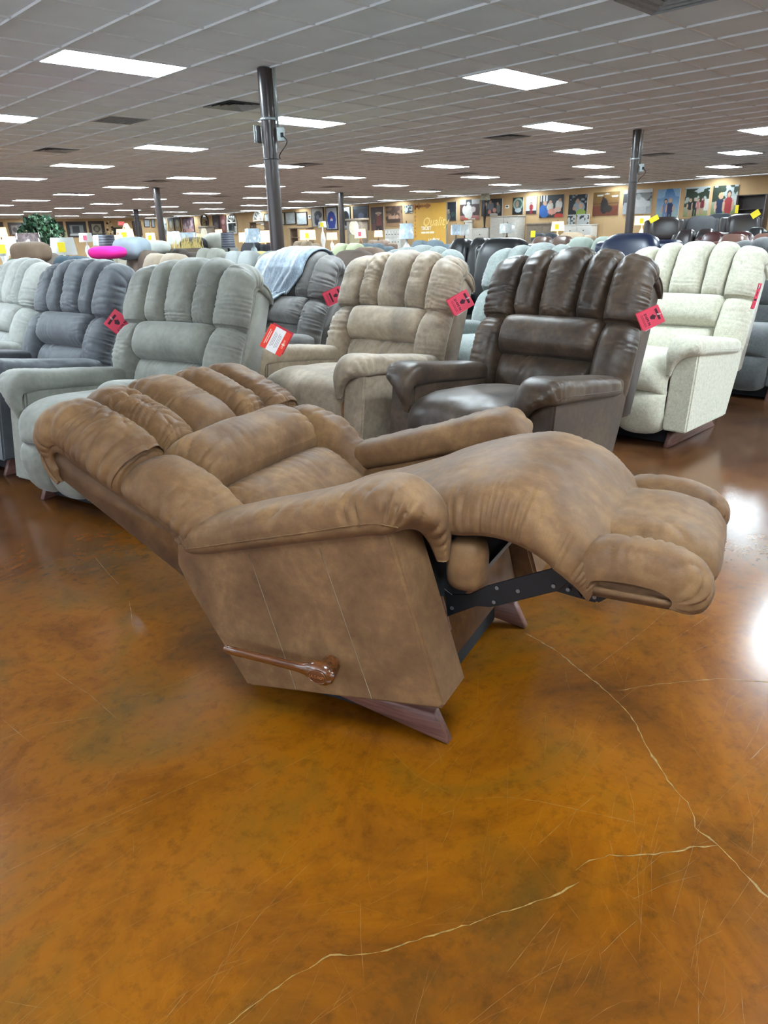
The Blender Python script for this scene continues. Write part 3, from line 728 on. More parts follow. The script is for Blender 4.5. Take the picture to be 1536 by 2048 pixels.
# ---------------------------------------------------------------- upright chairs around it
CH = {}
for key, mat, x, y, hd, lab, kw in [
    ('sage', SAGE, 1.54, 3.30, 193, 'sage grey recliner with channel back directly behind the reclined chair', dict(n_leg=3, seed=5, res=1.1, wrk=1.6)),
    ('charcoal', CHAR, 1.45, 4.42, 188, 'dark charcoal recliner with a red price tag, between sage and light grey chairs', dict(seed=6, wrk=1.6)),
    ('light', LGREY, 1.50, 5.64, 180, 'light grey recliner cut off by the left edge', dict(seed=7, wrk=1.6)),
    ('smoke', SMOKE, 2.90, 4.28, 178, 'smoky brown recliner half covered by a blue throw', dict(seed=8, wrk=1.6)),
    ('tan', TANF, 2.68, 3.00, 185, 'tan recliner with channel back and red price tag in the middle of the row', dict(seed=9, wrk=1.6)),
    ('dark', DKBR, 2.71, 1.94, 183, 'glossy dark brown leather recliner with channel back', dict(seed=10, wrk=1.4, res=1.1)),
    ('cream', CREAM, 4.20, 2.01, 181, 'cream chenille recliner near the right edge', dict(seed=11, wrk=1.2)),
    ('teal', TEAL, 4.15, 3.12, 180, 'grey green chenille recliner behind the dark brown leather chair', dict(seed=12, wrk=.6, res=.8)),
    ('teal2', TEAL, 4.10, 4.22, 180, 'grey green chenille recliner mostly hidden behind the tan chair', dict(seed=13, wrk=.6, res=.7)),
    ('dgrey', DGREY, 5.75, 2.02, 181, 'dark grey chenille recliner cut off by the right edge', dict(seed=14, wrk=.5, res=.8))]:
    CH[key] = make_recliner('recliner', mat, (x, y), hd, **kw)
    tint_tag(CH[key][0], lab, 'recliners in the showroom rows')
# ================================================================ throw and price tags
def throw_on(key):
    rt, XT, XB = CH[key]; N = Noise(77); ns, nt = 70, 110; V = []
    s = np.linspace(0, 1, ns); t = np.linspace(0, 1, nt); S, U = np.meshgrid(s, t, indexing='ij')
    L = SPINE_TOP+.10-U*(SPINE_TOP+.10-.03)
    right = np.interp(U, [0, .42, .55, .75, 1.0], [.20, .20, .10, -.08, -.22]); left = np.interp(U, [0, .5, 1], [-.44, -.44, -.46])
    q = left+S*(right-left)
    B = back_map(np.clip(q, -.40, .40), L); e = 1e-3
    n = np.cross(back_map(np.clip(q+e, -.41, .41), L)-back_map(np.clip(q-e, -.41, .41), L), back_map(np.clip(q, -.4, .4), L+e)-back_map(np.clip(q, -.4, .4), L-e)); n /= np.linalg.norm(n, axis=2)[..., None]+1e-9
    h = np.interp(L, [0, .2, .3, .42, .6, .75, .9], [.12, .125, .135, .118, .122, .085, .05])
    h = h+.014*N.n2(S*8+U*2.5, U*2.2+4)+.007*N.n2(S*17+U*4, U*3+20)+.003*N.n2(S*30, U*14)
    h += .03*np.clip((np.abs(q)-.36)/.08, 0, 1)*0
    P = XB((B+n*h[..., None]).reshape(-1, 3))
    o = mesh('throw_blanket', P, grid_faces(ns, nt), BLUE_T)
    md = o.modifiers.new('thickness', 'SOLIDIFY'); md.thickness = .006; md.offset = 1
    o.location = rt.location; o.rotation_euler = rt.rotation_euler
    return tag(o, 'crushed velvet blue grey throw draped over a smoky brown recliner', 'throw')
def blue_velvet():
    m = base_mat('blue_velvet', lin(112, 132, 148), .55, sheen=.8); k = NT(m); v = k.obj((1, 1, .6))
    a = k.noise(v, 7, 5, .7, 1.2); b = k.noise(v, 60, 4, .7, .8)
    f = k.math('ADD', k.math('MULTIPLY', a, .6), k.math('MULTIPLY', b, .4))
    k.l(k.ramp(f, [(.36, lin(70, 84, 98)), (.5, lin(112, 130, 146)), (.62, lin(150, 168, 182))]), k.b.inputs['Base Color'])
    k.l(k.bump(b, .4, .004), k.b.inputs['Normal']); return m
BLUE_T = blue_velvet()
throw_on('smoke')
RED = plain('tag_red_card', lin(226, 70, 94), .6, .05); RED2 = plain('tag_dark_red_card', lin(196, 40, 62), .6, .05); ORANGE_R = plain('tag_scarlet', lin(236, 66, 50), .5, .04)
WHITE_P = plain('white_card', lin(240, 240, 240), .6, .02); INK = plain('dark_ink', lin(70, 22, 40), .7); PINKT = plain('pale_print', lin(255, 214, 200), .6)
def card(name, w, h, z, mat, parent, dx=0, dy=0, rz=0):
    o = box(name, (-w/2, -h/2, 0), (w/2, h/2, .0012), mat, parent); o.location = (dx, dy, z); o.rotation_euler = (0, 0, rz); return o
def price_tag(corner_px, D, price, label, back=False):
    """corner_px: top-left, top-right, bottom-left of the front card as seen; the card stands at range D facing the viewer a little turned"""
    c = [at(p[0], p[1], D) for p in corner_px]
    o_, tr, bl = c; ex = tr-o_; ey = o_-bl; w = np.linalg.norm(ex); h = np.linalg.norm(ey); ex /= w; ey -= ex*ey.dot(ex); ey /= np.linalg.norm(ey); nz = np.cross(ex, ey)
    ctr = (tr+bl)/2
    rt = empty('price_tag'); m = Matrix([[ex[i], ey[i], nz[i], ctr[i]] for i in range(3)]+[[0, 0, 0, 1]]); rt.matrix_world = m
    if back:
        card('front_card', w, h, 0, WHITE_P, rt)
        b1 = card('red_header', w, h*.27, .0013, ORANGE_R, rt, 0, h*.365); b2 = card('red_footer', w, h*.25, .0013, ORANGE_R, rt, 0, -h*.375)
        t = text_mesh('logo_text', 'LA  BOY', h*.105, .0002, PINKT, b2, bold=.0002); t.location = (0, 0, .0016)
        V = [(-.012*h/.13*.2+.010*h/.13*math.cos(a)*.6, .009*h/.13*math.sin(a)*1.1, .0018) for a in np.linspace(0, 6.283, 15)[:-1]]
        mesh('logo_mark', V, [tuple(range(14))], PINKT, b2, False)
        for k in range(2):
            card('header_print', w*(.62-.1*k), h*.03, .0016, PINKT, b1, 0, .02*h-.07*h*k)
        for k in range(6):
            card('small_print', w*(.62-.06*(k % 3)), h*.016, .0014, plain('grey_print', lin(150, 140, 146), .7), rt, 0, h*(.14-.055*k-(.03 if k > 2 else 0)))
        card('rear_card', w*.96, h*.97, -.004, RED2, rt, w*.10, -h*.08)
    else:
        card('front_card', w, h, 0, RED, rt)
        card('middle_card', w*.97, h*.86, -.003, WHITE_P, rt, w*.03, -h*.02, .05); card('rear_card', w*.98, h*.9, -.006, RED2, rt, -w*.05, -h*.09, -.04)
        if price: t = text_mesh('price_text', price, h*.155, .0002, INK, rt, bold=.0004); t.location = (0, -h*.16, .0014)
        else: card('ink_line', w*.7, h*.09, .0013, INK, rt, 0, -h*.16)
        card('ink_heading', w*.62, h*.10, .0013, INK, rt, -w*.05, h*.33)
        V = [(.13*w*math.cos(a)*(1+.18*math.sin(5*a)), h*.10+.12*h*math.sin(a)*(1+.15*math.cos(4*a)), .0015) for a in np.linspace(0, 6.283, 25)[:-1]]
        mesh('ink_emblem', V, [tuple(range(24))], INK, rt, False)
        for k in range(2): card('fine_print', w*.7, h*.012, .0013, INK, rt, 0, -h*(.29+.06*k))
        for k in range(2): tube('staple', [(-w*.02+k*w*.05, h*.46, .003), (-w*.06+k*w*.05, h*.30, .003)], .0009, WHITE_P, rt, 5)
    return tag(rt, label, 'price tag')
price_tag([(209, 645), (232, 615), (244, 679)], 4.27, '$1599.96', 'red price tag marked $1599.96 on the side of the charcoal recliner')
price_tag([(521, 688), (544, 643), (558, 717)], 3.42, '', 'red and white card hanging from the side of the sage grey recliner', True)
price_tag([(670, 562), (682, 588), (654, 597)], 4.98, '', 'red price tag on the smoky brown recliner beside the blue throw')
price_tag([(926, 571), (943, 602), (900, 609)], 3.90, '$1499.96', 'red price tag on the wing of the tan recliner')
price_tag([(1305, 598), (1320, 632), (1283, 640)], 3.36, '$1699.96', 'red price tag on the wing of the dark brown leather recliner')
price_tag([(1511, 566), (1518, 567), (1508, 616)], 4.72, '', 'dark red price tag seen edge on at the cream recliner')
# ================================================================ background furniture
def cushion(name, c, size, mat, parent, e=.45, n=20, m=12, rz=0.0, rx=0.0):
    V = []
    f = lambda v, p: math.copysign(abs(v)**p, v)
    for i in range(m+1):
        v = -math.pi/2+math.pi*i/m
        for j in range(n):
            u = 2*math.pi*j/n
            V.append((size[0]/2*f(math.cos(v), e)*f(math.cos(u), e), size[1]/2*f(math.cos(v), e)*f(math.sin(u), e), size[2]/2*f(math.sin(v), e*1.3)))
    o = mesh(name, V, [g[::-1] for g in grid_faces(m+1, n, True)], mat, parent)
    o.location = c; o.rotation_euler = (0, rx, rz); return o
FAB = {}
def fab(name, rgb, rough=.8, leather=False):
    if name not in FAB: FAB[name] = plain(name, lin(*rgb), .33 if leather else rough, .14, 5, bump=0 if leather else .3)
    return FAB[name]
for nm, rgb, lt in [('dark_teal_fabric', (46, 66, 78), 0), ('taupe_fabric', (122, 112, 102), 0), ('ivory_fabric', (172, 166, 150), 0), ('beige_fabric', (176, 160, 140), 0), ('umber_fabric', (92, 78, 68), 0), ('dark_umber_fabric', (70, 60, 54), 0), ('pale_grey_fabric', (140, 143, 141), 0), ('mid_grey_fabric', (128, 128, 122), 0), ('stone_fabric', (150, 150, 140), 0), ('black_fabric', (28, 28, 34), 0), ('mustard_fabric', (170, 148, 92), 0), ('grey_green_fabric', (122, 130, 124), 0), ('moss_fabric', (166, 172, 138), 0), ('brown_fabric', (112, 92, 78), 0), ('slate_blue_fabric', (96, 108, 116), 0), ('black_leather', (24, 24, 26), 1), ('brown_leather', (74, 56, 48), 1), ('navy_leather', (26, 34, 58), 1), ('maroon_leather', (62, 34, 34), 1), ('cocoa_leather', (106, 78, 68), 1), ('espresso_leather', (40, 32, 32), 1), ('charcoal_fabric', (58, 62, 68), 0), ('khaki_fabric', (138, 120, 98), 0), ('pale_green_fabric', (150, 160, 148), 0), ('graphite_fabric', (52, 52, 54), 0)]:
    fab(nm, rgb, leather=bool(lt))
LEGM = wood('leg_wood', lin(50, 34, 26), lin(84, 58, 42), .5)
def seat_set(x, y, hd, w, h, mat, label, cat, n=2, z0=0.0, puff=True, group='seating across the showroom'):
    """sofa or armchair facing hd degrees: w wide, h high"""
    rt = empty('sofa' if cat == 'sofa' else 'armchair', (x, y, z0), math.radians(hd)); d = .86; aw = .17 if w > 1.2 else .15
    ah = min(.62, h*.62); sh = .44; bt = .22
    box('frame', (-d/2+.04, -w/2+.03, .10), (d/2-.06, w/2-.03, .30), mat, rt, .02)
    box('back', (-d/2, -w/2+.05, .12), (-d/2+bt, w/2-.05, h-.05), mat, rt, .06, 4)
    for s in (-1, 1):
        box('arm', (-d/2+.03, min(s*w/2, s*(w/2-aw)), .12), (d/2-.03, max(s*w/2, s*(w/2-aw)), ah), mat, rt, .06, 4)
        for q in (-1, 1): box('leg', (q*.33-.03, s*(w/2-.1)-.03, 0), (q*.33+.03, s*(w/2-.1)+.03, .12), LEGM, rt)
    iw = (w-2*aw)/n
    for k in range(n):
        yc = -w/2+aw+iw*(k+.5)
        box('seat_cushion', (-d/2+bt-.02, yc-iw/2+.004, .29), (d/2-.01, yc+iw/2-.004, sh), mat, rt, .05, 4)
        c = cushion('back_cushion', (-d/2+bt+.03, yc, (sh+h)/2+.01), (.24, iw*1.02 if puff else iw*.96, h-sh+.0), mat, rt, .5); c.rotation_euler = (0, -.16, 0)
    return tag(rt, label, cat, group)
def by_px(x0, x1, ytop, D, hd, mat, label, cat, n=2, z0=0.0, w=None):
    c = (x0+x1)/2; p = at(c, ytop, D); 
    be = math.atan2(p[1], p[0]); rel = abs(math.sin(be-math.radians(hd)+math.pi/2)); rel = abs(math.cos(be-math.radians(hd)))
    span = abs(x1-x0)*D/FPX
    ww = w or max(.85, min(2.3, (span-.5*math.sqrt(max(0, 1-rel*rel)))/max(.5, rel)))
    return seat_set(p[0], p[1], hd, ww, max(.72, min(1.12, p[2]-z0)), FAB[mat], label, cat, n, z0)
S_ = [
 (58, 135, 515, 7.4, 180, 'dark_teal_fabric', 'dark teal sofa showing behind the charcoal recliner', 'sofa', 2),
 (5, 100, 507, 10.2, 180, 'taupe_fabric', 'taupe sofa with fur pillows under the lamps at far left', 'sofa', 2),
 (150, 232, 497, 13.2, 180, 'ivory_fabric', 'ivory sofa far behind the charcoal recliner', 'sofa', 2),
 (238, 332, 510, 6.6, 180, 'beige_fabric', 'beige sofa between the charcoal and sage recliners', 'sofa', 2),
 (205, 300, 503, 9.4, 180, 'umber_fabric', 'umber sofa carrying a bright pink throw', 'sofa', 2),
 (296, 354, 499, 12.0, 180, 'dark_umber_fabric', 'dark umber sofa at the foot of the second brown pole', 'sofa', 2),
 (350, 440, 498, 11.0, 180, 'stone_fabric', 'stone grey sofa behind the sage recliner', 'sofa', 2),
 (405, 503, 504, 8.9, 180, 'pale_grey_fabric', 'pale grey sofa right behind the sage recliner top', 'sofa', 2),
 (383, 447, 489, 14.3, 180, 'mid_grey_fabric', 'mid grey sofa with loose pillows before the dark woven lamp', 'sofa', 2),
 (470, 498, 484, 15.0, 180, 'black_fabric', 'black armchair beside the dark woven lamp shade', 'chair', 1),
 (478, 548, 504, 11.6, 180, 'mustard_fabric', 'mustard sofa left of the blue throw', 'sofa', 2),
 (500, 540, 505, 6.9, 180, 'grey_green_fabric', 'grey green armchair close behind the blue throw', 'chair', 1),
 (562, 618, 483, 17.0, 180, 'khaki_fabric', 'khaki sofa below the certificate frames', 'sofa', 2),
 (632, 718, 488, 10.9, 180, 'moss_fabric', 'moss green sofa left of the tan recliner', 'sofa', 2),
 (652, 703, 503, 7.7, 180, 'umber_fabric', 'umber armchair squeezed between the throw and the tan recliner', 'chair', 1),
 (688, 735, 497, 9.0, 180, 'brown_fabric', 'brown armchair in front of the moss green sofa', 'chair', 1),
 (716, 766, 481, 15.5, 180, 'brown_fabric', 'brown sofa below the cowboy picture', 'sofa', 2),
 (704, 752, 488, 13.8, 180, 'slate_blue_fabric', 'slate blue sofa behind the moss green sofa', 'sofa', 2),
 (800, 870, 482, 10.8, 180, 'slate_blue_fabric', 'slate blue sofa at the foot of the gold sign', 'sofa', 2),
 (878, 962, 478, 8.4, 180, 'black_leather', 'black leather sofa with shiny cushions right of the gold sign', 'sofa', 2),
 (948, 1016, 478, 6.9, 180, 'black_leather', 'black leather armchair behind the grey green recliner', 'chair', 1),
 (1042, 1130, 474, 9.2, 180, 'brown_leather', 'brown leather sofa in front of the panelled headboard', 'sofa', 2),
 (1046, 1112, 463, 16.0, 180, 'charcoal_fabric', 'charcoal sofa with a yellow tag at the panelled headboard', 'sofa', 2),
 (1110, 1152, 463, 14.0, 180, 'khaki_fabric', 'khaki armchair before the pale dresser', 'chair', 1),
 (1128, 1204, 476, 7.9, 180, 'pale_green_fabric', 'pale green sofa behind the dark brown leather recliner', 'sofa', 2),
 (1186, 1294, 469, 6.7, 180, 'navy_leather', 'navy leather sofa at the foot of the right brown pole', 'sofa', 1),
 (1334, 1428, 457, 11.5, 180, 'espresso_leather', 'espresso leather sofa under the raised dark recliners', 'sofa', 2),
 (1393, 1488, 465, 8.9, 180, 'maroon_leather', 'maroon leather sofa behind the cocoa one', 'sofa', 2),
 (1420, 1546, 470, 7.3, 180, 'cocoa_leather', 'cocoa brown leather sofa above the cream recliner', 'sofa', 2),
 (1478, 1570, 453, 12.8, 180, 'black_leather', 'black leather sofa at the right edge', 'sofa', 2)]
for a in S_: by_px(*a)
# loose pillows and throws on the far sofas
def at_pillow(px, py, D, size, mat, label, cat='pillow', name='pillow', e=.6):
    p = at(px, py, D); return tag(cushion(name, tuple(p), size, FAB[mat], None, e, rz=.4), label, cat)
fab('magenta_fabric', (222, 26, 140)); fab('fur_fabric', (120, 100, 82)); fab('blue_fur_fabric', (136, 148, 156)); fab('pattern_fabric', (188, 192, 186)); fab('white_fabric', (232, 230, 224)); fab('rust_fabric', (176, 88, 62))
at_pillow(215, 505, 9.3, (.30, .42, .14), 'magenta_fabric', 'bright pink throw bunched on a sofa back', 'throw', 'throw_blanket')
at_pillow(264, 497, 9.6, (.36, .40, .26), 'blue_fur_fabric', 'blue grey fur pillow beside the pink throw')
at_pillow(298, 495, 12.0, (.3, .7, .2), 'pattern_fabric', 'patterned grey white throw folded on a sofa', 'throw', 'throw_blanket')
at_pillow(62, 505, 10.1, (.3, .5, .25), 'fur_fabric', 'brown fur pillow on the taupe sofa')
at_pillow(388, 492, 14.2, (.3, .5, .3), 'black_fabric', 'black pillow on the mid grey sofa')
at_pillow(433, 484, 14.3, (.3, .45, .32), 'stone_fabric', 'stone grey pillow stacked on the mid grey sofa')

# ---------------------------------------------------------------- display platform with dark chairs at the right
PLAT_M = plain('platform_carpet', lin(60, 54, 50), .9)
p0 = at(1300, 470, 19.5); p1 = at(1560, 470, 19.5)
plat = box('display_platform', (p0[0]-1.2, p1[1]-1.5, 0), (p0[0]+5.2, p0[1]+.9, .42), PLAT_M)
tag(plat, 'low dark display platform carrying dark recliners by the wall', 'platform')
for a in [(1300, 1368, 434, 19.2, 215, 'espresso_leather', 'espresso leather recliner with yellow tag on the platform', 'chair', 1, .42, .98),
          (1378, 1437, 432, 20.5, 215, 'graphite_fabric', 'graphite tufted armchair on the platform below the four people picture', 'chair', 1, .42, .96),
          (1418, 1470, 427, 22.4, 215, 'charcoal_fabric', 'charcoal armchair at the back of the platform below two women', 'chair', 1, .42, .96),
          (1462, 1522, 428, 19.2, 215, 'espresso_leather', 'espresso leather recliner with tilted yellow tag by the bookcase', 'chair', 1, .42, 1.0)]:
    by_px(*a)

# ---------------------------------------------------------------- lamps
SHADE = {}
def shade_mat(kind):
    if kind in SHADE: return SHADE[kind]
    if kind == 'lit': m = base_mat('lit_lamp_shade', lin(250, 214, 150), .8, emit=(1.0, .62, .26, 1), strength=1.5)
    elif kind == 'litdim': m = base_mat('dim_lit_lamp_shade', lin(240, 200, 150), .8, emit=(1.0, .58, .28, 1), strength=.8)
    elif kind == 'white': m = plain('white_linen_shade', lin(188, 188, 184), .8, .04)
    elif kind == 'dark': m = weave('dark_woven_shade')
    elif kind == 'wrap': m = plain('plastic_wrapped_shade', lin(164, 178, 188), .2, .2, 22, coat=.6)
    elif kind == 'wrapdark': m = plain('wrapped_dark_shade', lin(104, 92, 92), .15, .6, 18, coat=.8)
    elif kind == 'cream': m = plain('cream_pleated_shade', lin(180, 170, 138), .8, .08, 30)
    elif kind == 'silver': m = plain('silver_sequin_shade', lin(160, 162, 158), .3, .25, 60)
    elif kind == 'pattern': m = plain('patterned_shade', lin(190, 188, 170), .7, .4, 25)
    SHADE[kind] = m; return m
def weave(name):
    m = base_mat(name, lin(42, 42, 50), .6); k = NT(m); v = k.obj((1, 1, 1))
    w = k.n('ShaderNodeTexWave'); w.bands_direction = 'Z'; w.inputs['Scale'].default_value = 9; w.inputs['Distortion'].default_value = 2; k.l(v, w.inputs['Vector'])
    k.l(k.ramp(w.outputs['Fac'], [(.2, lin(28, 28, 36)), (.8, lin(78, 80, 92))]), k.b.inputs['Base Color']); return m
CER = {'white': plain('white_ceramic', lin(224, 222, 216), .25, .04), 'black': plain('black_iron', lin(28, 26, 26), .4), 'brown': plain('bronze_base', lin(96, 74, 54), .35), 'glass': plain('grey_glass_base', lin(150, 162, 166), .1)}
TBL = wood('end_table_wood', lin(58, 40, 30), lin(96, 70, 50), .45)
YEL = plain('yellow_card', lin(246, 222, 40), .6, .05); PINKC = plain('pink_card', lin(240, 120, 150), .6, .05)
def lamp(px, ytop, ybot, wpx, kind, label, base='white', taper=.85, D=None, tagc=None, tall=False, table=True):
    D = D or min(26.0, .29*FPX/(ybot-ytop)*.93)
    pt, pb = at(px, ytop, D), at(px, ybot, D); sh = pt[2]-pb[2]; r1 = wpx*D/FPX/2; r0 = r1*taper
    zt = max(.46, min(.78, pb[2]-.36)); 
    if tall: zt = 0.0
    z0 = pb[2]-zt
    rt = empty('table_lamp' if not tall else 'floor_lamp', (pb[0], pb[1], zt))
    n = 24
    V = []
    for r, z in ((r1, z0), (r0, z0+sh), (r0-.006, z0+sh), (r1-.006, z0)):
        for j in range(n): V.append((r*math.cos(2*math.pi*j/n), r*math.sin(2*math.pi*j/n), z))
    F = []
    for ring in range(3):
        for j in range(n): F.append((ring*n+j, ring*n+(j+1) % n, (ring+1)*n+(j+1) % n, (ring+1)*n+j))
    mesh('lamp_shade', V, F, shade_mat(kind), rt)
    bm_ = CER[base]; q = z0-.02
    lathe('lamp_base', [(.075, 0), (.078, .02), (.03, .035), (.05, q*.3), (.075, q*.5), (.05, q*.75), (.018, q*.88), (.014, q+.06), (.010, q+.06)], bm_, rt, 16)
    lathe('harp_rod', [(.006, q+.05), (.006, z0+sh+.015)], CER['brown'], rt, 8)
    lathe('finial', [(.004, z0+sh+.01), (.013, z0+sh+.02), (.010, z0+sh+.035), (.002, z0+sh+.045)], CER['brown'], rt, 8)
    if tagc:
        dr = np.array([-pb[0], -pb[1]]); dr /= np.hypot(*dr); s_ = .07
        t = box('paper_tag', (-.045, -.001, -.06), (.045, .001, .06), YEL if tagc == 'y' else PINKC, rt)
        t.location = (dr[0]*(r1+.012)+dr[1]*.02, dr[1]*(r1+.012)-dr[0]*.02, z0+sh*.45); t.rotation_euler = (0, 0, math.atan2(dr[1], dr[0])-math.pi/2)
    tag(rt, label, 'lamp')
    if not tall and table:
        tb = empty('end_table', (pb[0], pb[1], 0)); w = .25
        box('table_top', (-w, -w, zt-.03), (w, w, zt), TBL, tb, .004); box('shelf', (-w+.03, -w+.03, .16), (w-.03, w-.03, .18), TBL, tb)
        for sx in (-1, 1):
            for sy in (-1, 1): box('leg', (sx*(w-.03)-.02, sy*(w-.03)-.02, 0), (sx*(w-.03)+.02, sy*(w-.03)+.02, zt-.03), TBL, tb)
        tag(tb, 'end table under the '+' '.join(label.split()[:11]), 'table', 'end tables under lamps')
    return rt
for a, kw in [
 ((3, 455, 482, 24, 'lit', 'glowing bell lamp cut off by the left edge'), {}), ((10, 480, 512, 34, 'white', 'white drum lamp with yellow tag at the left edge'), dict(tagc='y')),
 ((28, 473, 496, 30, 'lit', 'glowing lamp left of the ficus tree'), {}), ((60, 466, 500, 44, 'wrapdark', 'dark lamp shade wrapped in shiny plastic under the ficus'), dict(D=12.9)),
 ((95, 493, 508, 28, 'lit', 'small glowing shade low beside the ficus'), dict(D=15)), ((129, 475, 510, 44, 'white', 'white tapered lamp with a yellow tag right of the ficus'), dict(tagc='y')),
 ((173, 466, 484, 24, 'white', 'small white lamp with pink tag under the dark framed picture'), dict(tagc='p')), ((199, 470, 491, 20, 'wrap', 'plastic wrapped white lamp left of the dark woven shade'), {}),
 ((217, 470, 504, 30, 'dark', 'dark woven drum lamp above the pink throw'), dict(taper=.9, base='black')), ((240, 470, 495, 16, 'lit', 'narrow glowing lamp right of the dark woven drum'), {}),
 ((252, 458, 482, 32, 'litdim', 'rosy lamp with round yellow tag below the exit sign'), dict(tagc='y')), ((253, 447, 457, 13, 'lit', 'tiny glowing bell lamp beside the exit sign'), dict(taper=.45, D=26)),
 ((287, 481, 493, 26, 'litdim', 'low glowing wide shade left of the second pole'), dict(D=17)), ((302, 466, 483, 18, 'lit', 'glowing lamp with yellow tag left of the second pole'), dict(tagc='y')),
 ((349, 463, 489, 26, 'wrap', 'blue white plastic wrapped lamp right of the second pole'), {}), ((374, 465, 488, 38, 'wrap', 'wide pleated wrapped lamp below the flower picture'), dict(taper=.95)),
 ((396, 467, 484, 18, 'cream', 'cream pleated lamp below the oval mirror'), {}), ((438, 459, 472, 13, 'lit', 'small square glowing lamp below the narrow dark frames'), dict(taper=.95)),
 ((457, 465, 496, 26, 'dark', 'dark woven lamp left of the thick brown pole'), dict(taper=.9, base='black')), ((487, 465, 484, 16, 'lit', 'glowing lamp right of the dark woven shade near the thick pole'), {}),
 ((507, 457, 485, 32, 'wrap', 'pale blue wrapped lamp left of the thick brown pole'), dict(base='glass')), ((531, 461, 485, 24, 'lit', 'glowing lamp touching the thick brown pole'), {}),
 ((616, 460, 480, 30, 'litdim', 'cream glowing lamp with yellow tag by the rustic shelf'), dict(tagc='y', taper=.95)), ((645, 443, 455, 15, 'wrap', 'small wrapped white lamp below the cap frame'), dict(tagc='y', D=22)),
 ((664, 465, 480, 20, 'litdim', 'tan glowing drum lamp left of the jersey pole'), dict(taper=.97)), ((721, 458, 476, 22, 'lit', 'glowing lamp with red tag in front of the tall clock'), dict(tagc='p', base='brown')),
 ((757, 461, 474, 16, 'lit', 'small glowing lamp below the cowboy picture'), dict(base='black')), ((813, 447, 478, 28, 'wrap', 'clear wrapped lamp at the left edge of the gold sign'), {}),
 ((912, 449, 470, 20, 'wrap', 'clear wrapped lamp in front of the white headboard'), dict(base='brown')), ((929, 449, 471, 18, 'silver', 'silvery wrapped lamp in front of the white headboard'), dict(base='brown')),
 ((1014, 447, 466, 28, 'silver', 'silver sequin drum lamp in front of the grey armoire'), dict(taper=.97, base='brown')),
 ((1115, 443, 462, 24, 'lit', 'glowing lamp with yellow tag by the panelled headboard'), dict(tagc='y')), ((1284, 432, 450, 26, 'lit', 'glowing square lamp right of the right pole'), dict(tagc='y', taper=.97))]:
    lamp(*a, **kw)
# ================================================================ on and along the far walls
PRINT_M = None
def print_material():
    global PRINT_M
    if PRINT_M: return PRINT_M
    m = base_mat('printed_picture', (1, 1, 1, 1), .55); k = NT(m); a = k.n('ShaderNodeAttribute', attribute_name='print'); k.l(a.outputs['Color'], k.b.inputs['Base Color'])
    PRINT_M = m; return m
def paint(nx, ny, layers, seed=0, noise=.08, asp=1.0):
    x, y = np.meshgrid((np.arange(nx)+.5)/nx, (np.arange(ny)+.5)/ny, indexing='ij'); C = np.zeros((nx, ny, 3)); N = Noise(seed)
    c = lambda r: np.array(lin(*r)[:3])
    for l in layers:
        if l[0] == 'bg': C[:] = c(l[2])+(c(l[1])-c(l[2]))*y[..., None]
        elif l[0] == 'r': m = (x > l[1]) & (x < l[3]) & (y > l[2]) & (y < l[4]); C[m] = c(l[5])
        elif l[0] == 'e': m = ((x-l[1])/l[3])**2+((y-l[2])/l[4])**2 < 1; C[m] = c(l[5])
        elif l[0] == 'n':   # leafy or cloudy patch between heights
            m = (y > l[1]) & (y < l[2]) & (N.n2(x*l[4]*asp, y*l[4]) > l[5]); C[m] = c(l[3])
    C *= 1+noise*N.n2(x*22, y*22)[..., None]
    return np.clip(C*.62, 0, 1)
def P(cx, foot, top, hair, skin, shirt, legs, w=.09, sit=False):
    """a standing figure as flat shapes of the print"""
    h = top-foot; hd = h*.075
    L = [('r', cx-w*.62, foot, cx-w*.06, foot+h*.5, legs), ('r', cx+w*.06, foot, cx+w*.62, foot+h*.5, legs), ('e', cx, foot+h*.60, w*.95, h*.25, shirt), ('r', cx-w*.7, foot+h*.42, cx+w*.7, foot+h*.70, shirt),
         ('e', cx-w*.95, foot+h*.58, w*.24, h*.17, skin), ('e', cx+w*.95, foot+h*.58, w*.24, h*.17, skin), ('e', cx, top-hd*1.0, w*.50, hd*1.45, hair), ('e', cx, top-hd*1.25, w*.34, hd*1.05, skin)]
    return L
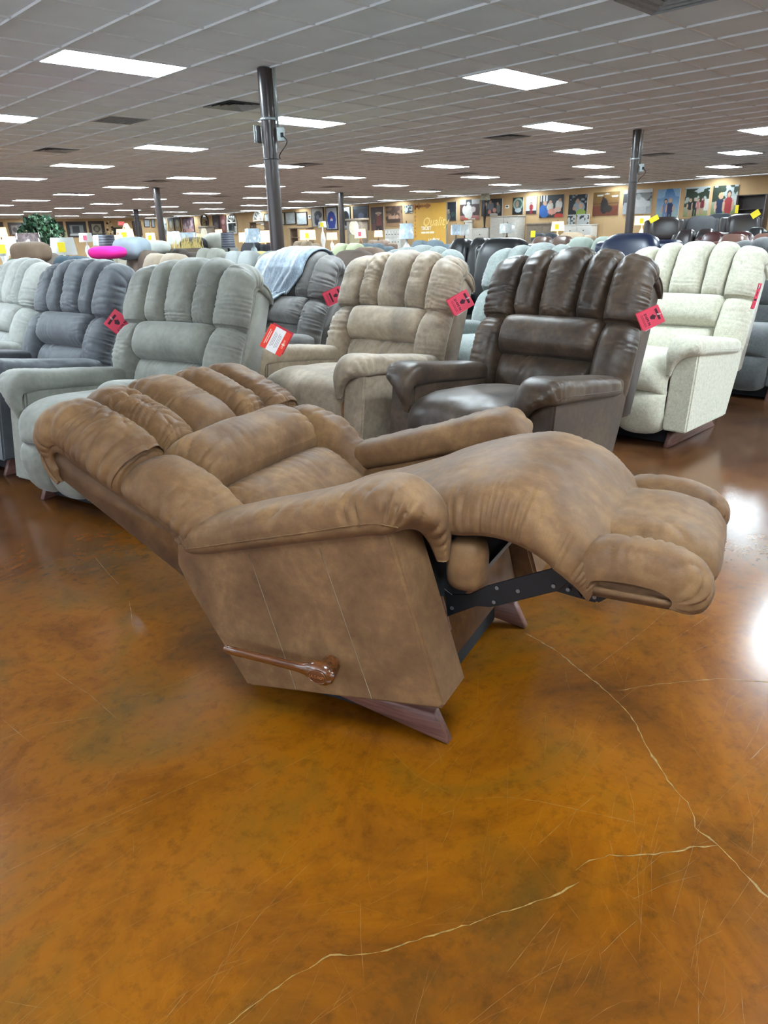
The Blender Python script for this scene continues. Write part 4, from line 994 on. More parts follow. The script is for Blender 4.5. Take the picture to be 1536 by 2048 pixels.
def picture(w, h, layers, loc, facing, label, cat='picture', name='wall_picture', frame=None, mat_w=0.0, group=None, nx=44, seed=0, depth=.035, glass=False):
    """a print on a thin canvas or in a frame; facing 'x' hangs on the right wall, 'y' on the far wall"""
    rt = empty(name, loc, -math.pi/2 if facing == 'x' else 0.0)   # local: x to the right, y into the wall, z up, origin at centre
    ny = max(8, int(nx*h/w)); C = paint(nx, ny, layers, seed, asp=w/h)
    fw = .035 if frame else 0.0; iw, ih = w-2*fw, h-2*fw
    V = [((i/nx-.5)*iw, -depth, (j/ny-.5)*ih) for i in range(nx+1) for j in range(ny+1)]
    F = [f[::-1] for f in grid_faces(nx+1, ny+1)]
    F = grid_faces(nx+1, ny+1)
    pr = mesh('print', V, F, print_material(), rt, False)
    at_ = pr.data.color_attributes.new('print', 'FLOAT_COLOR', 'POINT')
    Cp = np.zeros((nx+1, ny+1, 4)); Cp[..., 3] = 1; ii = np.minimum(np.arange(nx+1), nx-1); jj = np.minimum(np.arange(ny+1), ny-1); Cp[..., :3] = C[np.ix_(ii, jj)]
    at_.data.foreach_set('color', Cp.reshape(-1))
    box('backing', (-w/2, -depth+.001, -h/2), (w/2, -.001, h/2), plain('canvas_edge', lin(214, 208, 200), .8), rt)
    if frame:
        fm = plain('frame_'+frame, {'black': lin(24, 22, 22), 'brown': lin(58, 40, 30), 'wood': lin(120, 92, 66)}[frame], .4)
        d2 = depth+.012
        for lo, hi in (((-w/2, -d2, h/2-fw), (w/2, 0, h/2)), ((-w/2, -d2, -h/2), (w/2, 0, -h/2+fw)), ((-w/2, -d2, -h/2+fw), (-w/2+fw, 0, h/2-fw)), ((w/2-fw, -d2, -h/2+fw), (w/2, 0, h/2-fw))): box('frame_bar', lo, hi, fm, rt)
    return tag(rt, label, cat, group)
def wall_rect(x0, y0, x1, y1, facing, off=0.0):
    f = (lambda px, py: on_x(px, py, X1-.004-off)) if facing == 'x' else (lambda px, py: on_y(px, py, Y1-.004-off))
    xm, ym = (x0+x1)/2, (y0+y1)/2; a, b = f(x0, ym), f(x1, ym); t, u = f(xm, y0), f(xm, y1); c = (a+b)/2
    w = abs(a[1]-b[1]) if facing == 'x' else abs(a[0]-b[0])
    return w, t[2]-u[2], (c[0], c[1], (t[2]+u[2])/2)
SK = (226, 180, 150); SK2 = (206, 158, 128); BL = (24, 24, 28); WH = (236, 236, 236)
PICS = [
 ((1425, 371, 1475, 428), [('bg', (210, 220, 226), (120, 140, 70)), ('n', .55, 1, (50, 66, 44), 7, -.2), ('r', 0, .45, .34, .95, (44, 58, 40)), ('r', .55, .3, 1, .62, (216, 216, 210))]+P(.36, -.35, .74, (232, 200, 140), SK, (34, 50, 84), (34, 50, 84), .20)+P(.68, -.40, .80, (66, 44, 36), SK, (178, 52, 56), (178, 52, 56), .19), 'canvas photograph of two women in navy and red dresses'),
 ((1370, 374, 1418, 433), [('bg', (210, 222, 230), (150, 158, 90)), ('n', .35, .95, (44, 60, 40), 8, -.35), ('r', .85, .2, 1, .6, (226, 220, 208))]+P(.26, .03, .62, (228, 206, 160), SK, (26, 34, 44), SK2, .12)+P(.46, .02, .64, (220, 210, 200), SK, (20, 20, 24), (20, 20, 24), .12)+P(.60, .08, .62, (86, 56, 44), SK, (196, 128, 130), SK2, .09)+P(.76, .08, .64, (74, 44, 36), SK, (128, 38, 50), SK2, .10), 'canvas photograph of four people standing on grass'),
 ((1314, 378, 1359, 436), [('bg', (70, 138, 206), (190, 214, 220)), ('n', .5, 1, (160, 198, 232), 5, .25), ('r', 0, .0, 1, .28, (170, 200, 200))]+P(.42, -.15, .66, (64, 46, 42), SK, (120, 144, 190), (120, 144, 190), .15)+P(.62, -.15, .68, (200, 170, 150), SK, (40, 60, 104), (44, 60, 96), .16), 'canvas photograph of a couple under a bright blue sky'),
 ((1247, 379, 1304, 428), [('bg', (120, 122, 124), (196, 198, 200)), ('r', 0, .86, 1, 1, (232, 232, 232)), ('n', .4, .86, (84, 86, 88), 9, .1), ('e', .55, .42, .30, .30, (228, 228, 226)), ('e', .55, .72, .09, .13, (190, 190, 190)), ('r', .3, .0, .85, .3, (214, 214, 212)), ('e', .88, .42, .10, .12, (226, 226, 226))], 'black and white canvas of a seated figure behind the right pole'),
 ((1187, 384, 1238, 431), [('bg', (150, 116, 60), (116, 66, 40)), ('r', 0, .5, 1, .54, (92, 58, 30)), ('e', .28, .88, .14, .03, WH), ('e', .55, .93, .10, .025, WH), ('e', .85, .82, .14, .025, WH), ('r', 0, .0, 1, .42, (126, 62, 40)), ('e', .46, .42, .15, .34, (40, 36, 34)), ('e', .60, .30, .18, .16, (52, 44, 38)), ('e', .42, .74, .05, .08, (60, 44, 36))], 'brown toned canvas of a dark recliner in a shop'),
 ((1138, 389, 1175, 432), [('bg', (44, 50, 58), (30, 34, 38)), ('n', .6, 1, (150, 158, 162), 9, .35), ('e', .58, .42, .32, .26, (160, 176, 190)), ('e', .50, .72, .09, .10, SK2), ('e', .68, .48, .12, .13, SK), ('e', .70, .14, .26, .20, (166, 192, 84)), ('e', .34, .36, .09, .10, SK2), ('e', .28, .12, .18, .18, (34, 40, 48))], 'canvas photograph of men in white and lime shirts'),
 ((1080, 390, 1128, 435), [('bg', (60, 66, 70), (40, 40, 44)), ('r', .04, .75, .1, 1, WH), ('r', .16, .75, .22, 1, WH), ('r', .28, .75, .33, 1, WH), ('e', .22, .32, .22, .30, (48, 108, 186)), ('e', .24, .66, .08, .10, SK), ('e', .46, .50, .14, .20, (224, 216, 200)), ('e', .46, .70, .06, .08, SK), ('e', .82, .56, .14, .22, (236, 232, 226)), ('e', .86, .78, .06, .08, SK2), ('e', .55, .28, .18, .14, (240, 170, 150)), ('e', .78, .36, .14, .12, (244, 200, 180)), ('e', .84, .08, .2, .1, (226, 70, 52))], 'canvas photograph of a family with a man in bright blue'),
 ((1053, 393, 1074, 428), [('bg', (206, 212, 222), (226, 228, 232)), ('r', 0, 0, 1, .2, (60, 44, 44))]+P(.52, .02, .66, (90, 60, 50), SK, (160, 42, 58), (160, 42, 58), .20), 'narrow white canvas of a figure in dark red'),
 ((1026, 395, 1047, 429), [('bg', (40, 60, 56), (20, 26, 28)), ('e', .55, .62, .48, .36, (170, 196, 180)), ('e', .55, .62, .34, .25, (80, 110, 100)), ('e', .45, .62, .16, .2, (190, 160, 140)), ('e', .56, .26, .3, .14, (206, 216, 222))], 'narrow dark canvas with a large clock face'),
 ((964, 398, 1005, 432), [('bg', (50, 56, 66), (38, 42, 50)), ('e', .46, .60, .16, .24, (120, 124, 134)), ('e', .45, .84, .06, .10, SK2), ('e', .22, .62, .10, .24, (120, 112, 110)), ('e', .22, .72, .06, .09, SK), ('e', .84, .44, .10, .28, (130, 134, 130)), ('e', .80, .72, .05, .09, SK), ('e', .42, .26, .09, .13, (232, 150, 140)), ('e', .65, .36, .09, .14, (240, 172, 156)), ('e', .62, .08, .2, .12, (226, 214, 200))], 'canvas photograph of a family group on dark grey'),
 ((921, 399, 960, 439), [('bg', (214, 216, 214), (176, 90, 80)), ('r', 0, .22, 1, .78, (86, 60, 58)), ('r', .32, .72, .62, 1, (46, 50, 56)), ('e', .45, .40, .22, .36, (232, 228, 220)), ('e', .24, .50, .10, .22, (226, 222, 216)), ('e', .70, .52, .12, .14, (216, 200, 196)), ('e', .45, .82, .09, .09, (212, 206, 206)), ('r', .2, 0, .44, .1, (216, 78, 60)), ('r', .5, 0, .8, .05, (226, 220, 210))], 'canvas photograph of a figure in white before a red room'),
 ((893, 404, 913, 441), [('bg', (44, 52, 60), (30, 40, 46)), ('r', 0, .3, .36, .62, (226, 216, 196)), ('e', .26, .46, .14, .10, (200, 170, 150)), ('e', .22, .2, .26, .2, (120, 116, 120)), ('e', .7, .34, .2, .14, (60, 84, 80))], 'narrow dark canvas right of the gold sign'),
 ((810, 410, 826, 426), [('bg', (90, 100, 104), (60, 66, 68)), ('n', 0, 1, (206, 210, 206), 5, .1)], 'small grey square picture left of the gold sign'),
 ((772, 412, 805, 452), [('bg', (126, 96, 78), (196, 150, 110)), ('n', .3, 1, (92, 70, 60), 7, 0), ('e', .3, .45, .12, .12, (206, 160, 130)), ('e', .5, .45, .1, .1, (210, 166, 136)), ('e', .72, .45, .1, .12, (206, 160, 130)), ('r', .08, .18, .92, .38, (84, 60, 50))], 'sepia group photograph below the far lamps'),
 ((743, 414, 768, 461), [('bg', (104, 88, 84), (120, 78, 66)), ('n', .3, 1, (84, 70, 70), 5, .1), ('e', .62, .74, .26, .05, (226, 200, 170)), ('e', .62, .66, .1, .09, (214, 160, 130)), ('e', .64, .36, .2, .28, (150, 80, 70)), ('r', .4, 0, .85, .2, (70, 50, 50))], 'tall sepia canvas of a person in a wide hat'),
]
for i, (r, L, lab) in enumerate(PICS):
    w, h, loc = wall_rect(*r, 'x'); picture(w, h, L, loc, 'x', lab, seed=i+3)
FRAMED = [
 ((707, 411, 738, 461), [('bg', (30, 36, 56), (26, 30, 44)), ('r', 0, .9, 1, 1, (70, 76, 90)), ('e', .55, .6, .2, .14, (96, 104, 132)), ('e', .8, .1, .1, .08, WH)], 'wood', 'wide framed dark navy jersey right of the jersey pole'),
 ((684, 413, 702, 459), [('bg', (190, 192, 194), (150, 150, 152)), ('e', .5, .5, .42, .35, (24, 26, 32)), ('r', .1, .9, .9, 1, WH)], 'black', 'narrow framed black cap behind the jersey pole'),
 ((653, 414, 676, 460), [('bg', (216, 218, 220), (206, 208, 210)), ('e', .5, .45, .40, .40, (38, 70, 176)), ('r', .2, .08, .8, .6, (38, 70, 176)), ('e', .5, .46, .12, .06, (226, 226, 236)), ('e', .48, .56, .06, .04, (220, 60, 60))], 'black', 'framed bright blue jersey left of the jersey pole'),
 ((624, 415, 648, 454), [('bg', (186, 180, 170), (196, 188, 176)), ('e', .58, .66, .34, .22, (28, 26, 40)), ('e', .45, .36, .22, .3, (34, 40, 84)), ('e', .55, .52, .14, .12, (120, 120, 130))], 'wood', 'framed dark cap and jersey on a beige mat'),
 ((594, 424, 615, 450), [('bg', (206, 210, 206), (190, 198, 198)), ('r', .1, .1, .9, .9, (196, 204, 204)), ('n', .1, .9, (216, 222, 222), 8, .1)], 'brown', 'certificate frame nearest the thermostat'),
 ((572, 424, 592, 449), [('bg', (206, 210, 206), (190, 198, 198)), ('n', .1, .9, (216, 222, 222), 8, .1)], 'brown', 'second certificate frame right of the thick pole'),
 ((556, 425, 570, 450), [('bg', (214, 208, 180), (204, 198, 172)), ('n', .1, .9, (226, 220, 196), 8, .1)], 'brown', 'yellowish certificate frame touching the thick pole'),
 ((530, 427, 545, 451), [('bg', (200, 200, 196), (180, 182, 180)), ('n', .1, .9, (216, 222, 222), 8, .1)], 'brown', 'certificate frame left of the thick pole'),
 ((427, 430, 440, 472), [('bg', (70, 60, 64), (52, 44, 46)), ('e', .5, .5, .3, .2, (110, 96, 100))], 'brown', 'narrow dark frame left of a reddish one'),
 ((441, 430, 454, 468), [('bg', (120, 72, 68), (104, 60, 58)), ('e', .5, .66, .3, .14, (170, 130, 126)), ('e', .5, .3, .3, .14, (150, 100, 96))], 'brown', 'narrow reddish frame beside the arched window mirror'),
 ((366, 435, 389, 467), [('bg', (110, 92, 110), (170, 130, 130)), ('n', .1, 1, (214, 190, 196), 5, .05), ('e', .5, .2, .4, .14, (226, 170, 160))], 'brown', 'dark framed picture of pale flowers'),
 ((350, 435, 362, 463), [('bg', (70, 80, 90), (190, 160, 110)), ('e', .5, .6, .25, .3, (200, 196, 170))], 'brown', 'right one of two slim dark frames with a pale vase'),
 ((337, 436, 349, 463), [('bg', (70, 80, 90), (190, 160, 110)), ('e', .5, .55, .25, .3, (206, 200, 176))], 'brown', 'left one of two slim dark frames with a pale vase'),
 ((324, 437, 334, 470), [('bg', (196, 200, 196), (170, 176, 172)), ('n', 0, 1, (110, 116, 110), 6, .2)], None, 'pale speckled panel right of the second brown pole')]
for i, (r, L, fr, lab) in enumerate(FRAMED):
    w, h, loc = wall_rect(*r, 'x'); picture(w, h, L, loc, 'x', lab, name='framed_picture' if fr else 'wall_panel', frame=fr, seed=40+i, nx=24)
BACKF = [
 ((302, 438, 309, 455), [('bg', (196, 200, 206), (186, 190, 196))], 'brown', 'small pale frame behind the second brown pole'),
 ((288, 439, 299, 454), [('bg', (200, 206, 212), (190, 196, 202))], 'brown', 'small pale blue frame left of the second brown pole'),
 ((266, 442, 283, 471), [('bg', (90, 70, 76), (80, 64, 72)), ('e', .5, .5, .3, .3, (120, 104, 110))], 'brown', 'dark framed print beside the farthest pole'),
 ((178, 442, 209, 472), [('bg', (64, 56, 50), (60, 52, 46)), ('r', .16, .14, .84, .86, (176, 164, 140)), ('e', .5, .5, .24, .28, (96, 88, 78)), ('e', .5, .5, .14, .16, (150, 138, 118))], 'brown', 'dark frame around a round medallion'),
 ((133, 443, 173, 475), [('bg', (44, 34, 34), (40, 30, 30)), ('r', .16, .2, .86, .82, (150, 156, 158)), ('r', .28, .3, .66, .74, (60, 60, 64)), ('r', .12, .14, .84, .26, (226, 226, 220))], 'brown', 'wide dark frame with a black and white scene'),
 ((104, 443, 127, 470), [('bg', (52, 40, 48), (46, 36, 44)), ('e', .6, .3, .2, .2, (110, 70, 70))], 'brown', 'dark frame right of the ficus'),
 ((18, 445, 50, 473), [('bg', (64, 52, 48), (60, 46, 42)), ('r', .14, .14, .86, .84, (150, 136, 130)), ('e', .36, .5, .16, .2, (70, 60, 58)), ('e', .7, .55, .14, .3, (120, 96, 96))], 'brown', 'dark frame left of the ficus'),
 ((-8, 444, 6, 456), [('bg', (96, 78, 56), (80, 66, 50)), ('n', 0, 1, (40, 32, 28), 6, .1)], 'brown', 'dark patterned frame cut by the left edge')]
for i, (r, L, fr, lab) in enumerate(BACKF):
    w, h, loc = wall_rect(*r, 'y'); picture(w, h, L, loc, 'y', lab, name='framed_picture', frame=fr, seed=70+i, nx=24)
# exit sign and doorway on the far wall
w, h, loc = wall_rect(235, 443, 248, 451, 'y'); ex = empty('exit_sign', loc)
box('sign_box', (-w/2, -.06, -h/2), (w/2, 0, h/2), plain('exit_housing', lin(226, 226, 220), .5), ex)
box('lit_face', (-w/2+.02, -.066, -h/2+.02), (w/2-.02, -.06, h/2-.02), base_mat('exit_red', lin(230, 60, 70), .5, emit=(1, .12, .14, 1), strength=.8), ex)
t = text_mesh('exit_text', 'EXIT', h*.62, .002, plain('exit_letters', lin(255, 226, 220), .5), ex, bold=.004); t.rotation_euler = (math.pi/2, 0, 0); t.location = (0, -.069, 0)
tag(ex, 'small red lit EXIT sign on the far wall', 'sign')
w, h, loc = wall_rect(229, 455, 247, 500, 'y'); dr = box('door_1', (loc[0]-w/2, Y1-.05, 0), (loc[0]+w/2, Y1-.002, loc[2]+h/2), plain('door_dark', lin(30, 28, 28), .6)); tag(dr, 'dark doorway under the exit sign', None, None, 'structure')
box('door_handle', (loc[0]+w/2-.12, Y1-.10, .98), (loc[0]+w/2-.08, Y1-.05, 1.06), STEEL, dr)
# wreath of pale discs
w, h, loc = wall_rect(212, 442, 226, 468, 'y'); wr = empty('wall_sculpture', loc)
rq = random.Random(8)
for k in range(16):
    a = 2*math.pi*k/16; r_ = .42
    cx, cz = w*.42*math.cos(a)*(.8+.3*rq.random()), h*.46*math.sin(a); s = h*.075*(.7+.6*rq.random())
    V = [(cx, -.06, cz)]+[(cx+s*math.cos(b), -.045, cz+s*math.sin(b)) for b in np.linspace(0, 6.283, 11)[:-1]]+[(cx+s*math.cos(b), 0, cz+s*math.sin(b)) for b in np.linspace(0, 6.283, 11)[:-1]]
    F = [(0, 1+(i+1) % 10, 1+i) for i in range(10)]+[(1+i, 1+(i+1) % 10, 11+(i+1) % 10, 11+i) for i in range(10)]
    mesh('disc', V, F, plain('disc_cream' if k % 3 else 'disc_dark', lin(206, 184, 140) if k % 3 else lin(60, 52, 46), .5), wr)
tag(wr, 'wall sculpture of small cream and dark discs in a ring', 'wall decor')
# thermostats
for px, lab in (((617, 430, 623, 438), 'small white thermostat left of the framed cap'), ((1011, 410, 1019, 417), 'small white thermostat between the family pictures')):
    w, h, loc = wall_rect(*px, 'x'); th_ = empty('thermostat', loc, -math.pi/2)
    box('housing', (-w/2, -.03, -h/2), (w/2, 0, h/2), plain('thermostat_white', lin(226, 222, 214), .5), th_, .006); box('display', (-w*.25, -.033, -h*.1), (w*.25, -.03, h*.25), BLK_M, th_)
    tag(th_, lab, 'thermostat')
# mirrors
MIR = base_mat('mirror_glass', lin(206, 214, 216), .05, metal=1.0)
w, h, loc = wall_rect(402, 429, 418, 459, 'x'); om = empty('oval_mirror', loc, -math.pi/2)
V = [(0, -.03, 0)]+[(w/2*.86*math.cos(a), -.028, h/2*.92*math.sin(a)) for a in np.linspace(0, 6.283, 33)[:-1]]
mesh('mirror_glass', V, [(0, 1+(i+1) % 32, 1+i) for i in range(32)], MIR, om, False)
tube('mirror_frame', [(w/2*.93*math.cos(a), -.03, h/2*.96*math.sin(a)) for a in np.linspace(0, 6.283, 41)], .045, plain('mirror_frame_dark', lin(74, 64, 56), .4), om, 8, False)
tag(om, 'tall oval mirror with dark rim on the tan wall', 'mirror')
WHF = plain('whitewashed_wood', lin(226, 222, 212), .6)
for (x0, y0, x1, y1), lab in (((455, 427, 474, 467), 'tall white arched window mirror with grid bars'), ((507, 422, 527, 446), 'small white arched window mirror with spokes')):
    w, h, loc = wall_rect(x0, y0, x1, y1, 'x'); am = empty('arched_mirror', loc, -math.pi/2); r_ = w/2
    arch = [(-r_, -h/2), (r_, -h/2)]+[(r_*math.cos(a), h/2-r_+r_*math.sin(a)) for a in np.linspace(0, math.pi, 15)]
    V = [(x, -.02, z) for x, z in arch]; mesh('mirror_glass', V, [tuple(range(len(V)))], MIR, am, False)
    tube('arch_frame', [(x*.95, -.03, z*.97) for x, z in arch+[arch[0]]], .05, WHF, am, 6, False)
    for q in np.linspace(math.pi*.2, math.pi*.8, 4): tube('spoke', [(0, -.035, h/2-r_), (r_*.9*math.cos(q), -.035, h/2-r_+r_*.9*math.sin(q))], .022, WHF, am, 6)
    box('cross_bar', (-r_, -.05, h/2-r_-.03), (r_, -.02, h/2-r_+.03), WHF, am)
    for z in np.linspace(-h/2+.1, h/2-r_-.25, 5 if h > 1 else 2): box('side_pane_bar', (r_*.55, -.05, z), (r_, -.02, z+.04), WHF, am)
    tag(am, lab, 'mirror')
# ---- the gold sign standing before the wall
pc = [on_x(828, 410, 24.2), on_x(893, 403, 24.2)]
yb_, ya_ = pc[0][1], pc[1][1]; zt_ = (pc[0][2]+pc[1][2])/2; sw = yb_-ya_
sg = empty('display_sign', (24.2, (ya_+yb_)/2, 0), -math.pi/2); GOLD = plain('gold_sign_board', lin(196, 150, 60), .7, .06, 3)
box('board', (-sw/2, -.03, 0), (sw/2, .03, zt_), GOLD, sg, .004); box('edge_trim', (sw/2, -.035, 0), (sw/2+.03, .035, zt_), plain('sign_edge', lin(160, 150, 130), .5), sg)
LW = plain('sign_white', lin(240, 230, 210), .6); LG = plain('sign_pale_gold', lin(226, 198, 120), .6); LO = plain('sign_ochre', lin(168, 112, 62), .7)
def sign_text(s, size, x, z, mat, bold=.0, slant=0.0, nm='lettering', al='LEFT'):
    t = text_mesh(nm, s, size, .002, mat, sg, al, bold)
    if slant:
        for v in t.data.vertices: v.co.x += slant*v.co.y
    t.rotation_euler = (math.pi/2, 0, 0); t.location = (x, -.033, z); return t
u = sw
sign_text('Quality', u*.27, -u*.20, zt_-u*.40, LG, .0, .28); sign_text('TRUST', u*.105, -u*.26, zt_-u*.535, LW, .006); [box('small_line', (-u*.26+u*a_, -.034, zt_-u*.645), (-u*.26+u*b_, -.03, zt_-u*.605), LW, sg) for a_, b_ in ((0, .13), (.145, .26), (.275, .40))]
sign_text('LA   BOY', u*.085, -u*.03, zt_-u*.79, LW, .003)
V = [(u*.115+u*.035*math.cos(a)+u*.03*math.sin(a), -.0345, zt_-u*.79+u*.05*math.sin(a)) for a in np.linspace(0, 6.283, 17)[:-1]]; mesh('logo_mark', V, [tuple(range(16))], LW, sg, False)
rq = random.Random(5)
for k in range(20):
    cx, cz = (-u*.47+k*u*.045, zt_-u*.05) if k < 12 else (-u*.45, zt_-u*.10-(k-12)*u*.085); s = u*(.02+.02*rq.random())
    if k < 12 and k % 3 == 0: s *= 1.6
    mesh('ornament', [(cx+s, -.0315, cz), (cx, -.0315, cz+s*1.3), (cx-s, -.0315, cz), (cx, -.0315, cz-s*1.3)], [(3, 2, 1, 0)[::-1]], LO, sg, False)
tag(sg, 'tall gold advertising board with white lettering reading Quality and TRUST', 'sign')
# ---- case goods along the right wall
PALE = wood('pale_grey_wood', lin(168, 162, 152), lin(206, 200, 190), .6, (3, 3, 30)); WHT = wood('white_wood', lin(206, 202, 194), lin(232, 228, 220), .6, (3, 3, 30)); RUST = wood('rustic_brown_wood', lin(84, 66, 50), lin(136, 112, 88), .6, (3, 3, 30)); ESP = wood('espresso_wood', lin(34, 26, 24), lin(58, 44, 40), .4, (3, 3, 30)); GREYW = wood('grey_brown_wood', lin(96, 84, 72), lin(140, 124, 108), .6, (3, 3, 30))
def case(px0, px1, ytop, dist, mat, label, cat, rows, cols, kind='drawer', depth=.48, h=None, name='cabinet'):
    xw = X1-.06-dist; xf = xw-depth
    a, b = on_x(px0, ytop, xf), on_x(px1, ytop, xf); w = abs(a[1]-b[1]); z = h or (a[2]+b[2])/2
    rt = empty(name, (xw-depth/2, (a[1]+b[1])/2, 0), -math.pi/2)
    box('body', (-w/2, -depth/2+.02, .06), (w/2, depth/2, z-.04), mat, rt, .004); box('top', (-w/2-.02, -depth/2, z-.04), (w/2+.02, depth/2, z), mat, rt, .006)
    for s in (-1, 1):
        for q in (-1, 1): box('foot', (s*(w/2-.06)-.03, q*(depth/2-.06)-.03, 0), (s*(w/2-.06)+.03, q*(depth/2-.06)+.03, .06), mat, rt)
    cw, ch = (w-.04)/cols, (z-.14)/rows
    for i in range(cols):
        for j in range(rows):
            x0, z0 = -w/2+.02+i*cw, .08+j*ch
            d = box('door' if kind == 'door' else 'drawer', (x0+.01, -depth/2, z0+.01), (x0+cw-.01, -depth/2+.02, z0+ch-.01), mat, rt, .005)
            if kind == 'door': box('panel', (x0+.06, -depth/2-.006, z0+.08), (x0+cw-.06, -depth/2, z0+ch-.08), mat, d, .003)
            box('knob', (x0+cw/2-.02, -depth/2-.025, z0+ch*.5-.02), (x0+cw/2+.02, -depth/2, z0+ch*.5+.02), CER['black'], d, .006)
    return tag(rt, label, cat), (xw-depth/2, (a[1]+b[1])/2, z)
arm, _ = case(980, 1035, 432, .0, PALE, 'tall pale grey two door armoire left of the headboard', 'cabinet', 1, 2, 'door', .55, name='armoire')
_, top_ns = case(944, 976, 456, .0, WHT, 'white nightstand carrying a black stemmed lamp', 'nightstand', 3, 1, name='nightstand')
_, top_dr = case(1127, 1182, 449, .0, WHT, 'pale two tone dresser carrying two small pictures', 'dresser', 4, 2, name='dresser')
_, top_ch = case(769, 800, 458, 1.2, WHT, 'white chest of many small drawers left of the gold sign', 'chest', 4, 5, name='apothecary_chest')
def headboard(px0, px1, ytop, mat, label):
    a, b = on_x(px0, ytop, X1-.2), on_x(px1, ytop, X1-.2); w = abs(a[1]-b[1]); z = (a[2]+b[2])/2
    rt = empty('bed', (X1-1.2, (a[1]+b[1])/2, 0), -math.pi/2)
    box('headboard', (-w/2, .98, .1), (w/2, 1.06, z), mat, rt, .01)
    for i in range(3): box('headboard_panel', (-w/2+.1+i*(w-.2)/3+.03, .965, z-.42), (-w/2+.1+(i+1)*(w-.2)/3-.03, .98, z-.14), mat, rt, .006)
    box('cap_rail', (-w/2-.03, .95, z-.06), (w/2+.03, 1.08, z), mat, rt, .01); box('mattress', (-w/2+.05, -.95, .3), (w/2-.05, .96, .62), FAB['white_fabric'], rt, .06, 3)
    box('bed_frame', (-w/2+.02, -1.0, .0), (w/2-.02, .96, .3), mat, rt, .01)
    return tag(rt, label, 'bed')
headboard(1054, 1106, 446, GREYW, 'bed with a brown panelled headboard under the family picture')
headboard(930, 945, 441, WHT, 'bed with a white panelled headboard right of the gold sign')
# black stemmed lamp on the white nightstand
lamp(968, 415, 431, 20, 'pattern', 'patterned shade lamp with a black stem on the white nightstand', 'black', .7, D=math.hypot(top_ns[0], top_ns[1]), table=False)
for o in [o for o in bpy.data.objects if o.get('label', '').startswith('patterned shade lamp')]:
    dz = o.location.z-top_ns[2]; o.location = (top_ns[0], top_ns[1]-.05, top_ns[2]); k_ = None
# two small standing pictures on the dresser
for k, (dx, lab, wd) in enumerate(((.38, 'small standing picture of white shapes on the dresser', .34), (-.12, 'wider standing picture in a white frame on the dresser', .52))):
    picture(wd, .36, [('bg', (226, 228, 226), (206, 210, 208)), ('n', .1, .9, (60, 66, 66), 5, .15)], (top_dr[0]-.02, top_dr[1]+dx, top_dr[2]+.18), 'x', lab, name='standing_picture', seed=90+k, nx=20)
# dark bookcase at the right edge
def bookcase():
    a, b = on_x(1476, 390, X1-1.6), on_x(1532, 388, X1-1.6); w = abs(a[1]-b[1]); z = (a[2]+b[2])/2; rt = empty('bookcase', (X1-1.42, (a[1]+b[1])/2, 0), -math.pi/2)
    for s in (-1, 1): box('side', (s*w/2-.03, -.18, 0), (s*w/2+.03, .18, z), ESP, rt, .004)
    box('back_panel', (-w/2, .165, 0), (w/2, .18, z), ESP, rt)
    for zz in np.linspace(.05, z-.03, 6): box('shelf', (-w/2+.03, -.17, zz), (w/2-.03, .165, zz+.03), ESP, rt)
    t = box('paper_tag', (-w/2-.02, -.20, z-.52), (-w/2+.08, -.195, z-.28), YEL, rt)
    return tag(rt, 'tall espresso bookcase with a yellow tag at the right edge', 'bookcase')
bookcase()
# rustic shelf, hutch, clocks
def open_shelf(px0, px1, ytop, xpos, mat, label, n=3, name='shelf_unit'):
    a, b = on_x(px0, ytop, xpos), on_x(px1, ytop, xpos); w = abs(a[1]-b[1]); z = (a[2]+b[2])/2; rt = empty(name, (xpos+.2, (a[1]+b[1])/2, 0), -math.pi/2)
    for s in (-1, 1): box('side', (s*w/2-.03, -.2, 0), (s*w/2+.03, .2, z-.04), mat, rt)
    box('top', (-w/2-.05, -.23, z-.05), (w/2+.05, .23, z), mat, rt, .006)
    for zz in np.linspace(.1, z-.45, n): box('shelf', (-w/2+.03, -.19, zz), (w/2-.03, .19, zz+.03), mat, rt)
    return tag(rt, label, 'shelf')
open_shelf(580, 612, 455, 22.5, RUST, 'rustic brown open shelf below the certificate frames')
open_shelf(499, 528, 443, 24.5, RUST, 'rustic hutch under the small arched mirror')
def tall_clock(px0, px1, ytop, xpos, mat, label):
    a, b = on_x(px0, ytop, xpos), on_x(px1, ytop, xpos); w = abs(a[1]-b[1]); z = (a[2]+b[2])/2; rt = empty('tall_clock', (xpos+.2, (a[1]+b[1])/2, 0), -math.pi/2)
    box('case', (-w/2, -.18, 0), (w/2, .18, z-.08), mat, rt, .01); box('cornice', (-w/2-.06, -.22, z-.1), (w/2+.06, .22, z), mat, rt, .02)
    box('door_glass', (-w*.34, -.19, .5), (w*.34, -.18, z-.62), plain('clock_glass', lin(160, 150, 120), .2), rt)
    V = [(0, -.2, z-.36)]+[(w*.32*math.cos(q), -.195, z-.36+w*.32*math.sin(q)) for q in np.linspace(0, 6.283, 25)[:-1]]; mesh('dial', V, [(0, 1+(i+1) % 24, 1+i) for i in range(24)], plain('clock_dial', lin(216, 206, 180), .4), rt)
    return tag(rt, label, 'clock')
tall_clock(692, 722, 437, 22.8, GREYW, 'wide brown tall clock cabinet in front of the navy jersey')
tall_clock(397, 416, 452, 23.0, GREYW, 'brown tall clock cabinet below the oval mirror')
